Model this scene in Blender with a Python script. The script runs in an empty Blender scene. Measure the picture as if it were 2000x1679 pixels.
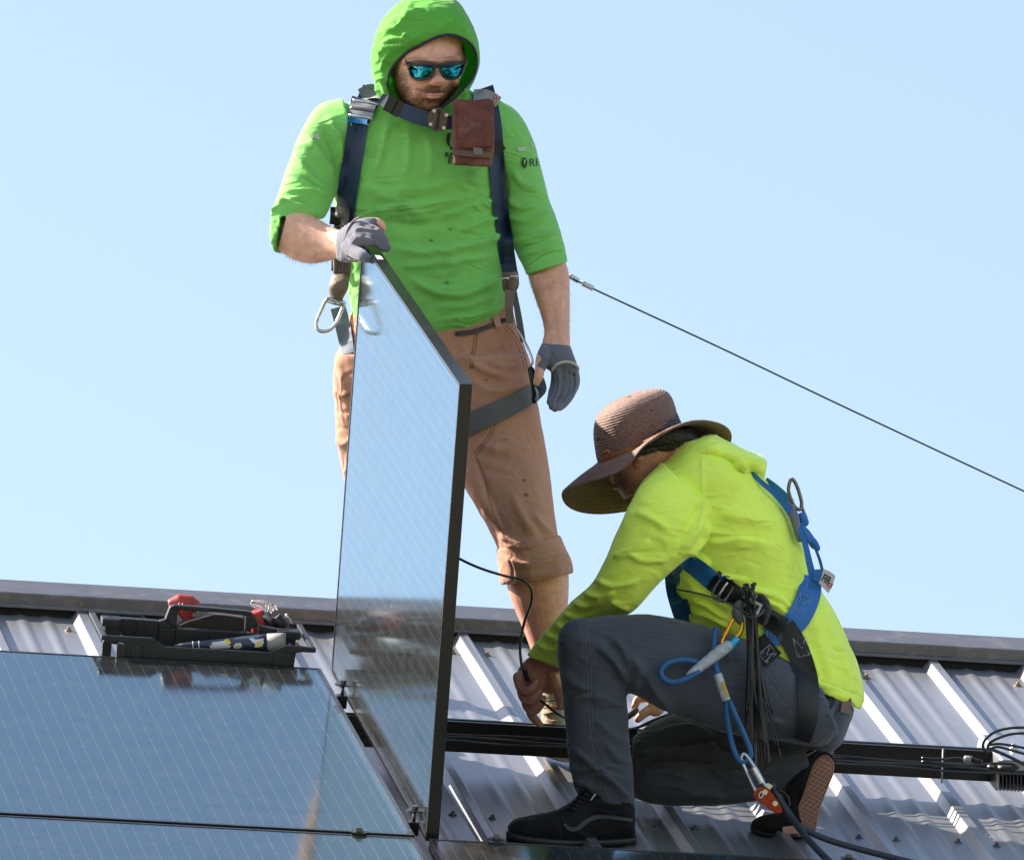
import bpy, bmesh, math, random
import numpy as np
from mathutils import Vector, Matrix
from mathutils.bvhtree import BVHTree
import openvdb as vdb
random.seed(7); RNG = np.random.RandomState(7)
scene = bpy.context.scene
col = scene.collection

# ------------------------------------------------------------------ camera
FPX = 22261.18                                     # focal length in photo pixels
CAM = np.array([-3.597133, -24.215089, -8.790368])
CR = np.array([[0.98635797, -0.05900116, -0.15367762],
               [-0.16461447, -0.35266274, -0.92115746],
               [0.00015299, 0.93388857, -0.35756415]])   # columns: right, up, back
cam_data = bpy.data.cameras.new('camera'); cam = bpy.data.objects.new('camera', cam_data)
col.objects.link(cam); scene.camera = cam
cam_data.sensor_width = 36.0; cam_data.lens = FPX * 36.0 / 2000.0
cam_data.clip_start = 0.5; cam_data.clip_end = 4000
cam.matrix_world = Matrix([list(CR[i]) + [CAM[i]] for i in range(3)] + [[0, 0, 0, 1]])

# ------------------------------------------------------------------ light
SUN_DIR = Vector((-1.70, 0.782, 1.67)).normalized()
world = bpy.data.worlds.new('World'); scene.world = world; world.use_nodes = True
nt = world.node_tree; nt.nodes.clear()
sky = nt.nodes.new('ShaderNodeTexSky'); sky.sky_type = 'NISHITA'; sky.sun_disc = False
sky.sun_elevation = math.asin(SUN_DIR.z)
sky.sun_rotation = math.atan2(SUN_DIR.x, SUN_DIR.y)
sky.air_density = 1.0; sky.dust_density = 1.0; sky.ozone_density = 1.0; sky.altitude = 100
bg = nt.nodes.new('ShaderNodeBackground'); bg.inputs['Strength'].default_value = 0.092
wo = nt.nodes.new('ShaderNodeOutputWorld')
tint = nt.nodes.new('ShaderNodeVectorMath'); tint.operation = 'MULTIPLY'; tint.inputs[1].default_value = (1.15, 1.03, 0.90)
nt.links.new(sky.outputs[0], tint.inputs[0]); nt.links.new(tint.outputs[0], bg.inputs[0]); nt.links.new(bg.outputs[0], wo.inputs[0])
sun_data = bpy.data.lights.new('sun', 'SUN'); sun_data.energy = 5.0; sun_data.angle = math.radians(0.55)
sun_data.color = (1.0, 0.88, 0.74)
sun = bpy.data.objects.new('sun', sun_data); col.objects.link(sun)
sun.rotation_euler = SUN_DIR.to_track_quat('Z', 'Y').to_euler(); sun.location = (0, 0, 20)
scene.view_settings.view_transform = 'Standard'; scene.view_settings.look = 'None'
scene.view_settings.exposure = 1.68; scene.view_settings.gamma = 1.0
scene.view_settings.use_curve_mapping = False
scene.render.engine = 'CYCLES'
scene.cycles.max_bounces = 6; scene.cycles.transparent_max_bounces = 12
scene.cycles.sample_clamp_indirect = 6

# ------------------------------------------------------------------ coordinates
TH = math.radians(32.1); CT, ST = math.cos(TH), math.sin(TH)
PAN = -0.145                                        # roof pan below the laid modules' glass
def RP(u, v, w):                                   # roof: u along the ridge, v down the slope, w off it
    return np.array([u, -v * CT - w * ST, -v * ST + w * CT])
ROOFM = Matrix([[1, 0, 0, 0], [0, CT, -ST, 0], [0, ST, CT, 0], [0, 0, 0, 1]])   # local x=u, y=up the slope, z=normal
def W(px, py, z):                                  # a point seen at a photo pixel, z metres away
    px, py, z = np.broadcast_arrays(np.asarray(px, float), np.asarray(py, float), np.asarray(z, float))
    q = np.stack([(px - 1000) / FPX * z, (839.5 - py) / FPX * z, -z], -1)
    return q @ CR.T + CAM
def PX(P):
    q = (np.asarray(P, float) - CAM) @ CR
    return 1000 + FPX * q[..., 0] / -q[..., 2], 839.5 - FPX * q[..., 1] / -q[..., 2], -q[..., 2]
def onroof(px, py, w=PAN):                         # where the sight line meets the plane w above the roof datum
    d = W(px, py, 1.0) - CAM; n = RP(0, 0, 1)
    return CAM + d * ((w - n @ CAM) / (n @ d))
def uvw(P):
    P = np.asarray(P, float)
    return np.array([P[0], -(P[1] * CT + P[2] * ST), -P[1] * ST + P[2] * CT])

# ------------------------------------------------------------------ object helpers
def tag(o, label=None, cat=None, group=None, kind=None):
    if label: o['label'] = label
    if cat: o['category'] = cat
    if group: o['group'] = group
    if kind: o['kind'] = kind
    return o
def empty(name, loc, M=None):
    o = bpy.data.objects.new(name, None); col.objects.link(o)
    o.matrix_world = (Matrix.Translation(Vector(loc)) @ (M if M is not None else Matrix.Identity(4)))
    o.empty_display_size = 0.05
    return o
bpy.context.view_layer.update()
def link(name, me, mat=None, parent=None, smooth=True, local=False):
    """link a mesh; its vertices are in world space unless local (then in the parent's space)"""
    o = bpy.data.objects.new(name, me); col.objects.link(o)
    for m in (mat if isinstance(mat, (list, tuple)) else [mat]):
        if m is not None: me.materials.append(m)
    if smooth and len(me.polygons):
        me.polygons.foreach_set('use_smooth', [True] * len(me.polygons))
    if parent is not None:
        o.parent = parent
        if not local: me.transform(world_of(parent).inverted())
    return o
def world_of(o):
    m = Matrix(o.matrix_basis)
    return world_of(o.parent) @ m if o.parent else m
def mesh(name, v, f):
    me = bpy.data.meshes.new(name)
    me.from_pydata([tuple(map(float, p)) for p in v], [], [tuple(map(int, q)) for q in f]); me.update()
    return me
class MB:                                          # collects simple solids into one mesh
    def __init__(s): s.v = []; s.f = []
    def add(s, v, f):
        n = len(s.v); s.v += [tuple(map(float, p)) for p in v]; s.f += [tuple(i + n for i in q) for q in f]; return s
    def box(s, a, b, fn=None, bev=0):
        (x0, y0, z0), (x1, y1, z1) = a, b
        p = [(x0, y0, z0), (x1, y0, z0), (x1, y1, z0), (x0, y1, z0), (x0, y0, z1), (x1, y0, z1), (x1, y1, z1), (x0, y1, z1)]
        if fn: p = [fn(*q) for q in p]
        return s.add(p, [(0, 3, 2, 1), (4, 5, 6, 7), (0, 1, 5, 4), (1, 2, 6, 5), (2, 3, 7, 6), (3, 0, 4, 7)])
    def prism(s, poly, d0, d1):                    # polygon (list of 3D points) swept from offset d0 to d1
        poly = [np.array(p, float) for p in poly]; d0 = np.array(d0, float); d1 = np.array(d1, float); n = len(poly)
        return s.add([p + d0 for p in poly] + [p + d1 for p in poly],
                     [tuple(range(n))[::-1], tuple(range(n, 2 * n))] + [(i, (i + 1) % n, n + (i + 1) % n, n + i) for i in range(n)])
    def tube(s, pts, r, n=8, cap=True):
        v, f = tube_geo(pts, r, n, cap); return s.add(v, f)
    def cyl(s, a, b, r, n=14, r2=None):
        return s.tube([a, b], [r, r if r2 is None else r2], n)
    def mesh(s, name='m', bev=0, seg=2, ang=40):
        me = mesh(name, s.v, s.f)
        bm = bmesh.new(); bm.from_mesh(me)
        bmesh.ops.recalc_face_normals(bm, faces=bm.faces)
        if bev:
            ed = [e for e in bm.edges if len(e.link_faces) == 2 and e.calc_face_angle(0) > math.radians(ang)]
            bmesh.ops.bevel(bm, geom=ed, offset=bev, segments=seg, affect='EDGES', profile=0.6)
        bm.to_mesh(me); bm.free(); return me
    def link(s, name, mat, parent=None, bev=0, smooth=False, seg=2, local=False):
        return link(name, s.mesh(name, bev, seg), mat, parent, smooth, local)
def frames(pts):
    pts = np.asarray(pts, float); t = np.gradient(pts, axis=0)
    t /= np.linalg.norm(t, axis=1)[:, None] + 1e-12
    up = np.array([0.13, 0.2, 0.97]); a = np.cross(t[0], up)
    if np.linalg.norm(a) < .1: a = np.cross(t[0], [1, 0, 0])
    A = []
    for k in range(len(pts)):
        a = a - (a @ t[k]) * t[k]; a /= np.linalg.norm(a) + 1e-12; A.append(a)
    A = np.array(A); return t, A, np.cross(t, A)
def tube_geo(pts, r, n=8, cap=True):
    pts = np.asarray(pts, float); r = np.broadcast_to(np.asarray(r, float), (len(pts),))
    t, A, B = frames(pts); ph = np.linspace(0, 2 * np.pi, n, endpoint=False)
    V = (pts[:, None] + r[:, None, None] * (np.cos(ph)[None, :, None] * A[:, None] + np.sin(ph)[None, :, None] * B[:, None])).reshape(-1, 3)
    m = len(pts); F = [(i * n + j, i * n + (j + 1) % n, (i + 1) * n + (j + 1) % n, (i + 1) * n + j) for i in range(m - 1) for j in range(n)]
    if cap: F += [tuple(range(n))[::-1], tuple(range((m - 1) * n, m * n))]
    return V, F
def spline(P, k=8, closed=False):
    """Catmull-Rom through rows of P (any width)"""
    P = np.asarray(P, float); n = len(P)
    if n < 3 and not closed: return np.array([P[0] + (P[-1] - P[0]) * t for t in np.linspace(0, 1, k + 1)])
    out = []
    for i in range(n if closed else n - 1):
        if closed: a, b, c, d = P[i - 1], P[i], P[(i + 1) % n], P[(i + 2) % n]
        else:
            a = P[i - 1] if i > 0 else 2 * P[0] - P[1]; b = P[i]; c = P[i + 1]; d = P[i + 2] if i + 2 < n else 2 * P[-1] - P[-2]
        for t in np.arange(k) / k:
            out.append(.5 * ((2 * b) + (c - a) * t + (2 * a - 5 * b + 4 * c - d) * t * t + (3 * b - a - 3 * c + d) * t ** 3))
    if not closed: out.append(P[-1])
    return np.array(out)

# ------------------------------------------------------------------ materials
def M_(name):
    m = bpy.data.materials.new(name); m.use_nodes = True
    return m, m.node_tree, m.node_tree.nodes['Principled BSDF']
def node(nt, t, **kw):
    n = nt.nodes.new(t)
    for k, v in kw.items():
        if k in n.inputs: n.inputs[k].default_value = v
        else: setattr(n, k, v)
    return n
def mat(name, c, rough=.5, metal=0., spec=.5, var=.12, vscale=18., bump=0., bscale=300., coat=0., dirt=None, dirt_amt=.5, dirt_scale=6., sheen=0., aniso=None, stretch=None):
    m, nt, b = M_(name); L = nt.links.new
    b.inputs['Roughness'].default_value = rough; b.inputs['Metallic'].default_value = metal
    b.inputs['Specular IOR Level'].default_value = spec; b.inputs['Coat Weight'].default_value = coat
    b.inputs['Sheen Weight'].default_value = sheen
    tc = node(nt, 'ShaderNodeTexCoord'); src = tc.outputs['Object']
    if stretch:
        mp = node(nt, 'ShaderNodeMapping'); mp.inputs['Scale'].default_value = stretch; L(src, mp.inputs['Vector']); src = mp.outputs[0]
    n1 = node(nt, 'ShaderNodeTexNoise', Scale=vscale, Detail=5., Roughness=.6); L(src, n1.inputs['Vector'])
    mr = node(nt, 'ShaderNodeMapRange'); L(n1.outputs[0], mr.inputs[0])
    mr.inputs[1].default_value = .3; mr.inputs[2].default_value = .7; mr.inputs[3].default_value = 1 - var; mr.inputs[4].default_value = 1 + var
    mx = node(nt, 'ShaderNodeVectorMath', operation='SCALE'); mx.inputs[0].default_value = c[:3]; L(mr.outputs[0], mx.inputs['Scale'])
    out = mx.outputs[0]
    if dirt:
        n3 = node(nt, 'ShaderNodeTexNoise', Scale=dirt_scale, Detail=7., Roughness=.7); L(src, n3.inputs['Vector'])
        r3 = node(nt, 'ShaderNodeMapRange'); L(n3.outputs[0], r3.inputs[0]); r3.inputs[1].default_value = .52; r3.inputs[2].default_value = .72
        r3.inputs[4].default_value = dirt_amt
        mm = node(nt, 'ShaderNodeMix', data_type='RGBA'); L(r3.outputs[0], mm.inputs[0]); L(out, mm.inputs[6]); mm.inputs[7].default_value = (*dirt[:3], 1); out = mm.outputs[2]
    L(out, b.inputs['Base Color'])
    rr = node(nt, 'ShaderNodeMapRange'); L(n1.outputs[0], rr.inputs[0]); rr.inputs[3].default_value = max(0, rough - .08); rr.inputs[4].default_value = min(1, rough + .08)
    L(rr.outputs[0], b.inputs['Roughness'])
    if bump:
        n2 = node(nt, 'ShaderNodeTexNoise', Scale=bscale, Detail=3.); L(src, n2.inputs['Vector'])
        bp = node(nt, 'ShaderNodeBump', Strength=bump, Distance=.002); L(n2.outputs[0], bp.inputs['Height']); L(bp.outputs[0], b.inputs['Normal'])
    return m
BLACK = mat('black_anodised', (.0045, .0045, .007), .34, .0, .45, bump=.05)
FRAME = mat('black_frame', (.006, .006, .010), .27, .05, .6, var=.2, vscale=9, bump=.03)
STEEL = mat('steel', (.52, .52, .54), .28, 1., var=.15, vscale=60, bump=.08)
DARKSTEEL = mat('dark_steel', (.16, .16, .18), .33, 1., var=.2)
BRASSY = mat('rusty_screw', (.25, .18, .13), .45, .7, var=.3, vscale=200)
RUBBER = mat('black_rubber', (.007, .007, .009), .45, 0, .4, var=.2)
PLASTIC = mat('dark_grey_plastic', (.018, .020, .026), .40, 0, .5, var=.15, bump=.25, bscale=500)
CABLE = mat('black_cable', (.006, .006, .008), .3, 0, .6)

def roof_metal():
    m, nt, b = M_('painted_roof_metal'); L = nt.links.new
    tc = node(nt, 'ShaderNodeTexCoord')
    mp = node(nt, 'ShaderNodeMapping'); mp.inputs['Scale'].default_value = (1, .25, 1); L(tc.outputs['Object'], mp.inputs[0])
    n1 = node(nt, 'ShaderNodeTexNoise', Scale=5., Detail=6., Roughness=.65); L(mp.outputs[0], n1.inputs[0])
    cr = node(nt, 'ShaderNodeValToRGB'); L(n1.outputs[0], cr.inputs[0])
    cr.color_ramp.elements[0].position = .3; cr.color_ramp.elements[0].color = (.262, .276, .312, 1)
    cr.color_ramp.elements[1].position = .72; cr.color_ramp.elements[1].color = (.345, .356, .392, 1)
    # small pale specks of dust and a few dark ones
    vo = node(nt, 'ShaderNodeTexVoronoi', Scale=42.); L(tc.outputs['Object'], vo.inputs[0])
    sp = node(nt, 'ShaderNodeMath', operation='LESS_THAN'); L(vo.outputs['Distance'], sp.inputs[0]); sp.inputs[1].default_value = .06
    n4 = node(nt, 'ShaderNodeTexNoise', Scale=3.); L(tc.outputs['Object'], n4.inputs[0])
    g = node(nt, 'ShaderNodeMath', operation='GREATER_THAN'); L(n4.outputs[0], g.inputs[0]); g.inputs[1].default_value = .55
    ml = node(nt, 'ShaderNodeMath', operation='MULTIPLY'); L(sp.outputs[0], ml.inputs[0]); L(g.outputs[0], ml.inputs[1])
    ms = node(nt, 'ShaderNodeMath', operation='MULTIPLY'); L(ml.outputs[0], ms.inputs[0]); ms.inputs[1].default_value = .7
    mm = node(nt, 'ShaderNodeMix', data_type='RGBA'); L(ms.outputs[0], mm.inputs[0]); L(cr.outputs[0], mm.inputs[6]); mm.inputs[7].default_value = (.6, .58, .55, 1)
    dn = node(nt, 'ShaderNodeTexNoise', Scale=2.3, Detail=9., Roughness=.72, Distortion=.6); L(tc.outputs['Object'], dn.inputs[0])
    dr_ = node(nt, 'ShaderNodeMapRange'); L(dn.outputs[0], dr_.inputs[0]); dr_.inputs[1].default_value = .50; dr_.inputs[2].default_value = .68; dr_.inputs[4].default_value = .42
    m3 = node(nt, 'ShaderNodeMix', data_type='RGBA'); L(dr_.outputs[0], m3.inputs[0]); L(mm.outputs[2], m3.inputs[6]); m3.inputs[7].default_value = (.235, .205, .19, 1)
    L(m3.outputs[2], b.inputs['Base Color'])
    b.inputs['Metallic'].default_value = .62; b.inputs['Specular IOR Level'].default_value = .55
    rr = node(nt, 'ShaderNodeMapRange'); L(n1.outputs[0], rr.inputs[0]); rr.inputs[3].default_value = .22; rr.inputs[4].default_value = .44; L(rr.outputs[0], b.inputs['Roughness'])
    n2 = node(nt, 'ShaderNodeTexNoise', Scale=7., Detail=2.); L(mp.outputs[0], n2.inputs[0])
    n3 = node(nt, 'ShaderNodeTexNoise', Scale=500., Detail=2.); L(tc.outputs['Object'], n3.inputs[0])
    b1 = node(nt, 'ShaderNodeBump', Strength=.35, Distance=.01); L(n2.outputs[0], b1.inputs['Height'])
    b2 = node(nt, 'ShaderNodeBump', Strength=.08, Distance=.001); L(n3.outputs[0], b2.inputs['Height']); L(b1.outputs[0], b2.inputs['Normal']); L(b2.outputs[0], b.inputs['Normal'])
    return m
ROOF = roof_metal()
CAPM = mat('ridge_cap_metal', (.13, .128, .142), .34, .45, .5, var=.15, vscale=8, bump=.12, bscale=160, dirt=(.3, .28, .26), dirt_amt=.5, dirt_scale=22)

# ------------------------------------------------------------------ setting
gz = -10.5
g = mesh('ground', [(-900, -500, gz), (900, -500, gz), (900, 1500, gz), (-900, 1500, gz)], [(0, 1, 2, 3)])
tag(link('ground', g, mat('grass_ground', (.14, .14, .09), .9, var=.3, vscale=.6, dirt=(.12, .10, .07), dirt_scale=.15), smooth=False), kind='structure')

house = empty('house', RP(0, 0, PAN), ROOFM)
tag(house, 'house roof of grey ribbed metal sheeting with a dark ridge cap', 'roof')
SP = 0.2285                                        # rib spacing
U0 = 0.485               # a rib seen right of the upright module
V0, V1 = -1.075, 4.2
def profile():
    """one rib pitch of the sheet, starting at a main rib's centre"""
    p = [(-.0000, .0195), (.0085, .0195), (.0100, .0190), (.0112, .0178), (.0235, .0018), (.0250, .0004), (.0270, 0)]
    for c in (.084, .145):
        p += [(c - .020, 0), (c - .016, .0004), (c - .011, .0016), (c - .006, .0031), (c, .0038), (c + .006, .0031), (c + .011, .0016), (c + .016, .0004), (c + .020, 0)]
    p += [(SP - .0270, 0), (SP - .0250, .0004), (SP - .0235, .0018), (SP - .0112, .0178), (SP - .0100, .0190), (SP - .0085, .0195)]
    return p
def sheet(u_start, n, v0, v1, flip=1, drop=0.):
    prof = []
    for k in range(n): prof += [(u_start + k * SP + a, b) for a, b in profile()]
    prof.append((u_start + n * SP + .012, .0190))
    vs = np.linspace(v0, v1, 10); V = []; F = []
    for v in vs:
        for (a, b) in prof: V.append((a, -v, b + drop))
    m = len(prof); nn = len(V)
    V += [(a, b_, c - .0006) for a, b_, c in V]
    for i in range(len(vs) - 1):
        for j in range(m - 1):
            q = (i * m + j, (i + 1) * m + j, (i + 1) * m + j + 1, i * m + j + 1); F.append(q); F.append(tuple(x + nn for x in q[::-1]))
    for j in range(m - 1):
        F.append((j, j + 1, nn + j + 1, nn + j)); q = (len(vs) - 1) * m; F.append((q + j, nn + q + j, nn + q + j + 1, q + j + 1))
    me = mesh('metal_sheet', V, F)
    return me
first = -12
me0 = sheet(0, 4, V0, V1)
for s in range(7):
    o = link('metal_sheet', me0, ROOF if s == 0 else None, house, smooth=False, local=True)
    o.location = (U0 + (first + 4 * s) * SP, 0, .0008 * (s % 2))
# sheets on the far slope, and the walls under the eaves
YR = -V0 + .10
back = MB()
back.add([(-4, YR, .018), (4, YR, .018), (4, YR + 4 * math.cos(2 * TH), .018 - 4 * math.sin(2 * TH)), (-4, YR + 4 * math.cos(2 * TH), .018 - 4 * math.sin(2 * TH)),
          (-4, YR, .0), (4, YR, .0), (4, YR + 4 * math.cos(2 * TH), -4 * math.sin(2 * TH)), (-4, YR + 4 * math.cos(2 * TH), -4 * math.sin(2 * TH))],
         [(0, 1, 2, 3), (7, 6, 5, 4), (0, 4, 5, 1), (3, 2, 6, 7), (0, 3, 7, 4), (1, 5, 6, 2)])
back.link('rear_slope', ROOF, house, local=True)
wl = MB(); p = RP(0, V1 - .3, PAN - .1); q = RP(0, V0 - .1, PAN)
yb = q[1] + 3.0
wl.box((-3.6, p[1], gz), (3.6, p[1] + .2, p[2])); wl.box((-3.6, yb, gz), (3.6, yb + .2, p[2])); wl.box((-3.6, p[1] + .2, gz), (-3.4, yb, p[2])); wl.box((3.4, p[1] + .2, gz), (3.6, yb, p[2]))
wl.link('wall', mat('painted_wall', (.55, .52, .46), .8), house)
# ridge cap: black closure strip, folded lip, upstand, top flange
cl = MB(); cl.box((-4, -V0 - .006, -.002), (4, -V0 + .010, .0190)); cl.link('closure_strip', mat('black_foam', (.008, .008, .010), .9), house, local=True)
capp = [(-.018, .0205), (-.018, .0265), (-.014, .0275), (0, .0275), (.004, .0285), (.006, .050), (.010, .052), (YR + V0 + .012, .060), (YR + V0 + .030, .052), (YR + V0 + .030, .046), (YR + V0 + .010, .052), (.012, .046), (.009, .0205)]
cp = MB()
for s in range(3):
    u0, u1 = -4 + s * 3.05, -4 + s * 3.05 + 3.06
    e = .0010 * (s % 2)
    cp = MB(); cp.prism([(u0, -V0 + a, b + e) for a, b in capp], (0, 0, 0), (u1 - u0, 0, 0)); cp.link('ridge_cap', CAPM, house, bev=.0012, local=True)
# roofing screws
def screw_mesh():
    b = MB(); b.cyl((0, 0, 0), (0, 0, .0025), .0095, 16); b.cyl((0, 0, .0024), (0, 0, .0045), .0068, 12); b.cyl((0, 0, .0044), (0, 0, .0105), .0046, 6)
    return b.mesh('screw', .0005, 1)
scm = screw_mesh(); scm.materials.append(DARKSTEEL)
scm2 = scm.copy(); scm2.materials.clear(); scm2.materials.append(BRASSY)
def screw(u, v, w=0., rusty=False):
    o = link('screw', scm2 if rusty else scm, None, house, smooth=False, local=True); o.location = (u, -v, w)
    o.rotation_euler = (random.uniform(-.08, .08), random.uniform(-.08, .08), random.uniform(0, 1))
for k in range(-9, 15):
    u = U0 + k * SP
    for v, pr in ((-.92, 1), (.80, 1), (2.5, 1)):
        if k % 2 == 0 or v > 0:
            screw(u - .045 + random.uniform(-.003, .003), v + random.uniform(-.006, .006), 0, v < 0); screw(u + .040, v + .010 + random.uniform(-.006, .006), 0, v < 0)
    if k % 2 == 0: screw(u, V0 + .008 - .012, .0275 + .0005, True)

# ------------------------------------------------------------------ solar modules
MW, MH = 1.0, 1.64
def glass_mat():
    m, nt, b = M_('module_glass'); L = nt.links.new; nt.nodes.remove(b)
    out = nt.nodes['Material Output']
    fr = node(nt, 'ShaderNodeFresnel', IOR=2.5)
    tr = node(nt, 'ShaderNodeBsdfTransparent'); tr.inputs[0].default_value = (.90, .92, .94, 1)
    gl = node(nt, 'ShaderNodeBsdfGlossy', Roughness=.055); gl.inputs[0].default_value = (.74, .93, 1., 1)
    tc = node(nt, 'ShaderNodeTexCoord'); n = node(nt, 'ShaderNodeTexNoise', Scale=260., Detail=1.); L(tc.outputs['Object'], n.inputs[0])
    bp = node(nt, 'ShaderNodeBump', Strength=.02, Distance=.001); L(n.outputs[0], bp.inputs['Height']); L(bp.outputs[0], gl.inputs['Normal'])
    n2 = node(nt, 'ShaderNodeTexNoise', Scale=3., Detail=4.); L(tc.outputs['Object'], n2.inputs[0])
    mr = node(nt, 'ShaderNodeMapRange'); L(n2.outputs[0], mr.inputs[0]); mr.inputs[3].default_value = .07; mr.inputs[4].default_value = .125; L(mr.outputs[0], gl.inputs['Roughness'])
    fm = node(nt, 'ShaderNodeMapRange'); L(fr.outputs[0], fm.inputs[0]); fm.inputs[1].default_value = .2; fm.inputs[2].default_value = .62; fm.inputs[3].default_value = .12; fm.inputs[4].default_value = .80
    cg = node(nt, 'ShaderNodeValToRGB'); L(fr.outputs[0], cg.inputs[0]); cg.color_ramp.elements[0].position = .46; cg.color_ramp.elements[0].color = (.66, .90, 1, 1); cg.color_ramp.elements[1].position = .62; cg.color_ramp.elements[1].color = (1, .96, .92, 1); L(cg.outputs[0], gl.inputs[0])
    mx = node(nt, 'ShaderNodeMixShader'); L(fm.outputs[0], mx.inputs[0]); L(tr.outputs[0], mx.inputs[1]); L(gl.outputs[0], mx.inputs[2])
    # a thin film of dust on the glass
    df = node(nt, 'ShaderNodeBsdfDiffuse'); df.inputs[0].default_value = (.42, .40, .38, 1)
    m2 = node(nt, 'ShaderNodeMixShader'); d2 = node(nt, 'ShaderNodeTexNoise', Scale=14., Detail=8., Roughness=.75); L(tc.outputs['Object'], d2.inputs[0]); dm = node(nt, 'ShaderNodeMapRange'); L(d2.outputs[0], dm.inputs[0]); dm.inputs[1].default_value = .35; dm.inputs[2].default_value = .75; dm.inputs[3].default_value = .004; dm.inputs[4].default_value = .045; L(dm.outputs[0], m2.inputs[0]); L(mx.outputs[0], m2.inputs[1]); L(df.outputs[0], m2.inputs[2])
    L(m2.outputs[0], out.inputs[0]); return m
GLASS = glass_mat()
def cell_mat():
    m, nt, b = M_('silicon_cell'); L = nt.links.new
    tc = node(nt, 'ShaderNodeTexCoord'); sx = node(nt, 'ShaderNodeSeparateXYZ'); L(tc.outputs['Object'], sx.inputs[0])
    # five tinned ribbons per cell, beaded where they are soldered
    pp = node(nt, 'ShaderNodeMath', operation='PINGPONG'); L(sx.outputs[0], pp.inputs[0]); pp.inputs[1].default_value = .0156
    # |x| folded with period .0312, ribbon at fold 0
    lt = node(nt, 'ShaderNodeMath', operation='LESS_THAN'); L(pp.outputs[0], lt.inputs[0]); lt.inputs[1].default_value = .00075
    wn = node(nt, 'ShaderNodeTexWhiteNoise', noise_dimensions='2D')
    sc = node(nt, 'ShaderNodeVectorMath', operation='SCALE'); L(tc.outputs['Object'], sc.inputs[0]); sc.inputs['Scale'].default_value = 1 / .0155
    fl = node(nt, 'ShaderNodeVectorMath', operation='FLOOR'); L(sc.outputs[0], fl.inputs[0])
    oi = node(nt, 'ShaderNodeObjectInfo'); av = node(nt, 'ShaderNodeVectorMath', operation='ADD'); L(fl.outputs[0], av.inputs[0]); L(oi.outputs['Random'], av.inputs[1]); L(av.outputs[0], wn.inputs['Vector'])
    fy = node(nt, 'ShaderNodeMath', operation='FRACT'); dy = node(nt, 'ShaderNodeMath', operation='DIVIDE'); L(sx.outputs[1], dy.inputs[0]); dy.inputs[1].default_value = .0155; L(dy.outputs[0], fy.inputs[0])
    bd = node(nt, 'ShaderNodeMath', operation='LESS_THAN'); L(fy.outputs[0], bd.inputs[0]); bd.inputs[1].default_value = .35
    br = node(nt, 'ShaderNodeMath', operation='MULTIPLY'); L(bd.outputs[0], br.inputs[0]); L(wn.outputs[0], br.inputs[1])
    mr = node(nt, 'ShaderNodeMapRange'); L(br.outputs[0], mr.inputs[0]); mr.inputs[3].default_value = .20; mr.inputs[4].default_value = 1.5
    mxf = node(nt, 'ShaderNodeMath', operation='MULTIPLY'); L(lt.outputs[0], mxf.inputs[0]); L(mr.outputs[0], mxf.inputs[1])
    mm = node(nt, 'ShaderNodeMix', data_type='RGBA'); L(mxf.outputs[0], mm.inputs[0]); mm.inputs[6].default_value = (.006, .007, .013, 1); mm.inputs[7].default_value = (.85, .85, .86, 1)
    L(mm.outputs[2], b.inputs['Base Color']); b.inputs['Roughness'].default_value = .45
    return m
CELL = cell_mat(); BACKSHEET = mat('black_backsheet', (.008, .008, .010), .6)
def cell_geo():
    c, h = .0782, .0782; k = .006; b = MB()
    b.prism([(-h + k, -h, 0), (h - k, -h, 0), (h, -h + k, 0), (h, h - k, 0), (h - k, h, 0), (-h + k, h, 0), (-h, h - k, 0), (-h, -h + k, 0)], (0, 0, -.0032), (0, 0, -.0022))
    me = b.mesh('cell'); me.materials.append(CELL); return me
cellme = cell_geo()
FD = .028
fb = MB()
f_ = .009
for a, b in (((0, 0, -FD), (MW, f_, 0)), ((0, MH - f_, -FD), (MW, MH, 0)), ((0, f_, -FD), (f_, MH - f_, 0)), ((MW - f_, f_, -FD), (MW, MH - f_, 0))): fb.box(a, b)
for a, b in (((f_, f_, -FD), (MW - f_, .030, -FD + .002)), ((f_, MH - .03, -FD), (MW - f_, MH - f_, -FD + .002))): fb.box(a, b)
frame_me = fb.mesh('frame', .0011, 2); frame_me.materials.append(FRAME)
gb = MB(); gb.box((f_ + .0003, f_ + .0003, -.0048), (MW - f_ - .0003, MH - f_ - .0003, -.0014)); glass_me = gb.mesh('glass'); glass_me.materials.append(GLASS)
bb = MB(); bb.box((f_ + .0004, f_ + .0004, -.0066), (MW - f_ - .0004, MH - f_ - .0004, -.0050)); back_me = bb.mesh('backsheet'); back_me.materials.append(BACKSHEET)
jb = MB(); jb.box((.44, MH - .14, -.028), (.56, MH - .05, -.0068)); jb_me = jb.mesh('junction_box', .003); jb_me.materials.append(PLASTIC)
def module(M, label):
    """local x across, y up the slope, z out of the glass; origin at the lower left corner"""
    r = empty('solar_panel', M.to_translation(), M.to_3x3().to_4x4()); tag(r, label, 'solar panel', 'solar panels going up on the roof')
    for n, me in (('frame', frame_me), ('glass', glass_me), ('backsheet', back_me), ('junction_box', jb_me)): link(n, me, None, r, smooth=False, local=True)
    for i in range(6):
        for j in range(10):
            o = link('cell', cellme, None, r, smooth=False, local=True)
            o.location = (MW / 2 + (i - 2.5) * .1592, MH / 2 + (j - 4.5) * .1592, 0)
    return r
def rm(u, v, w): return Matrix.Translation(Vector(RP(u, v, w))) @ ROOFM
module(rm(-MW, MH, 0), 'solar panel lying flat under the tool tray, left of the upright panel')
module(rm(-MW - .004, 2 * MH + .014, -.002), 'solar panel in the row below, at the bottom left corner, mostly cut off')
module(rm(.030, 2 * MH + .014, -.002), 'solar panel whose top edge shows below the kneeling man\'s front shoe')
module(rm(-2 * MW - .022, MH, 0), 'solar panel left of the tray, outside the picture')
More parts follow.
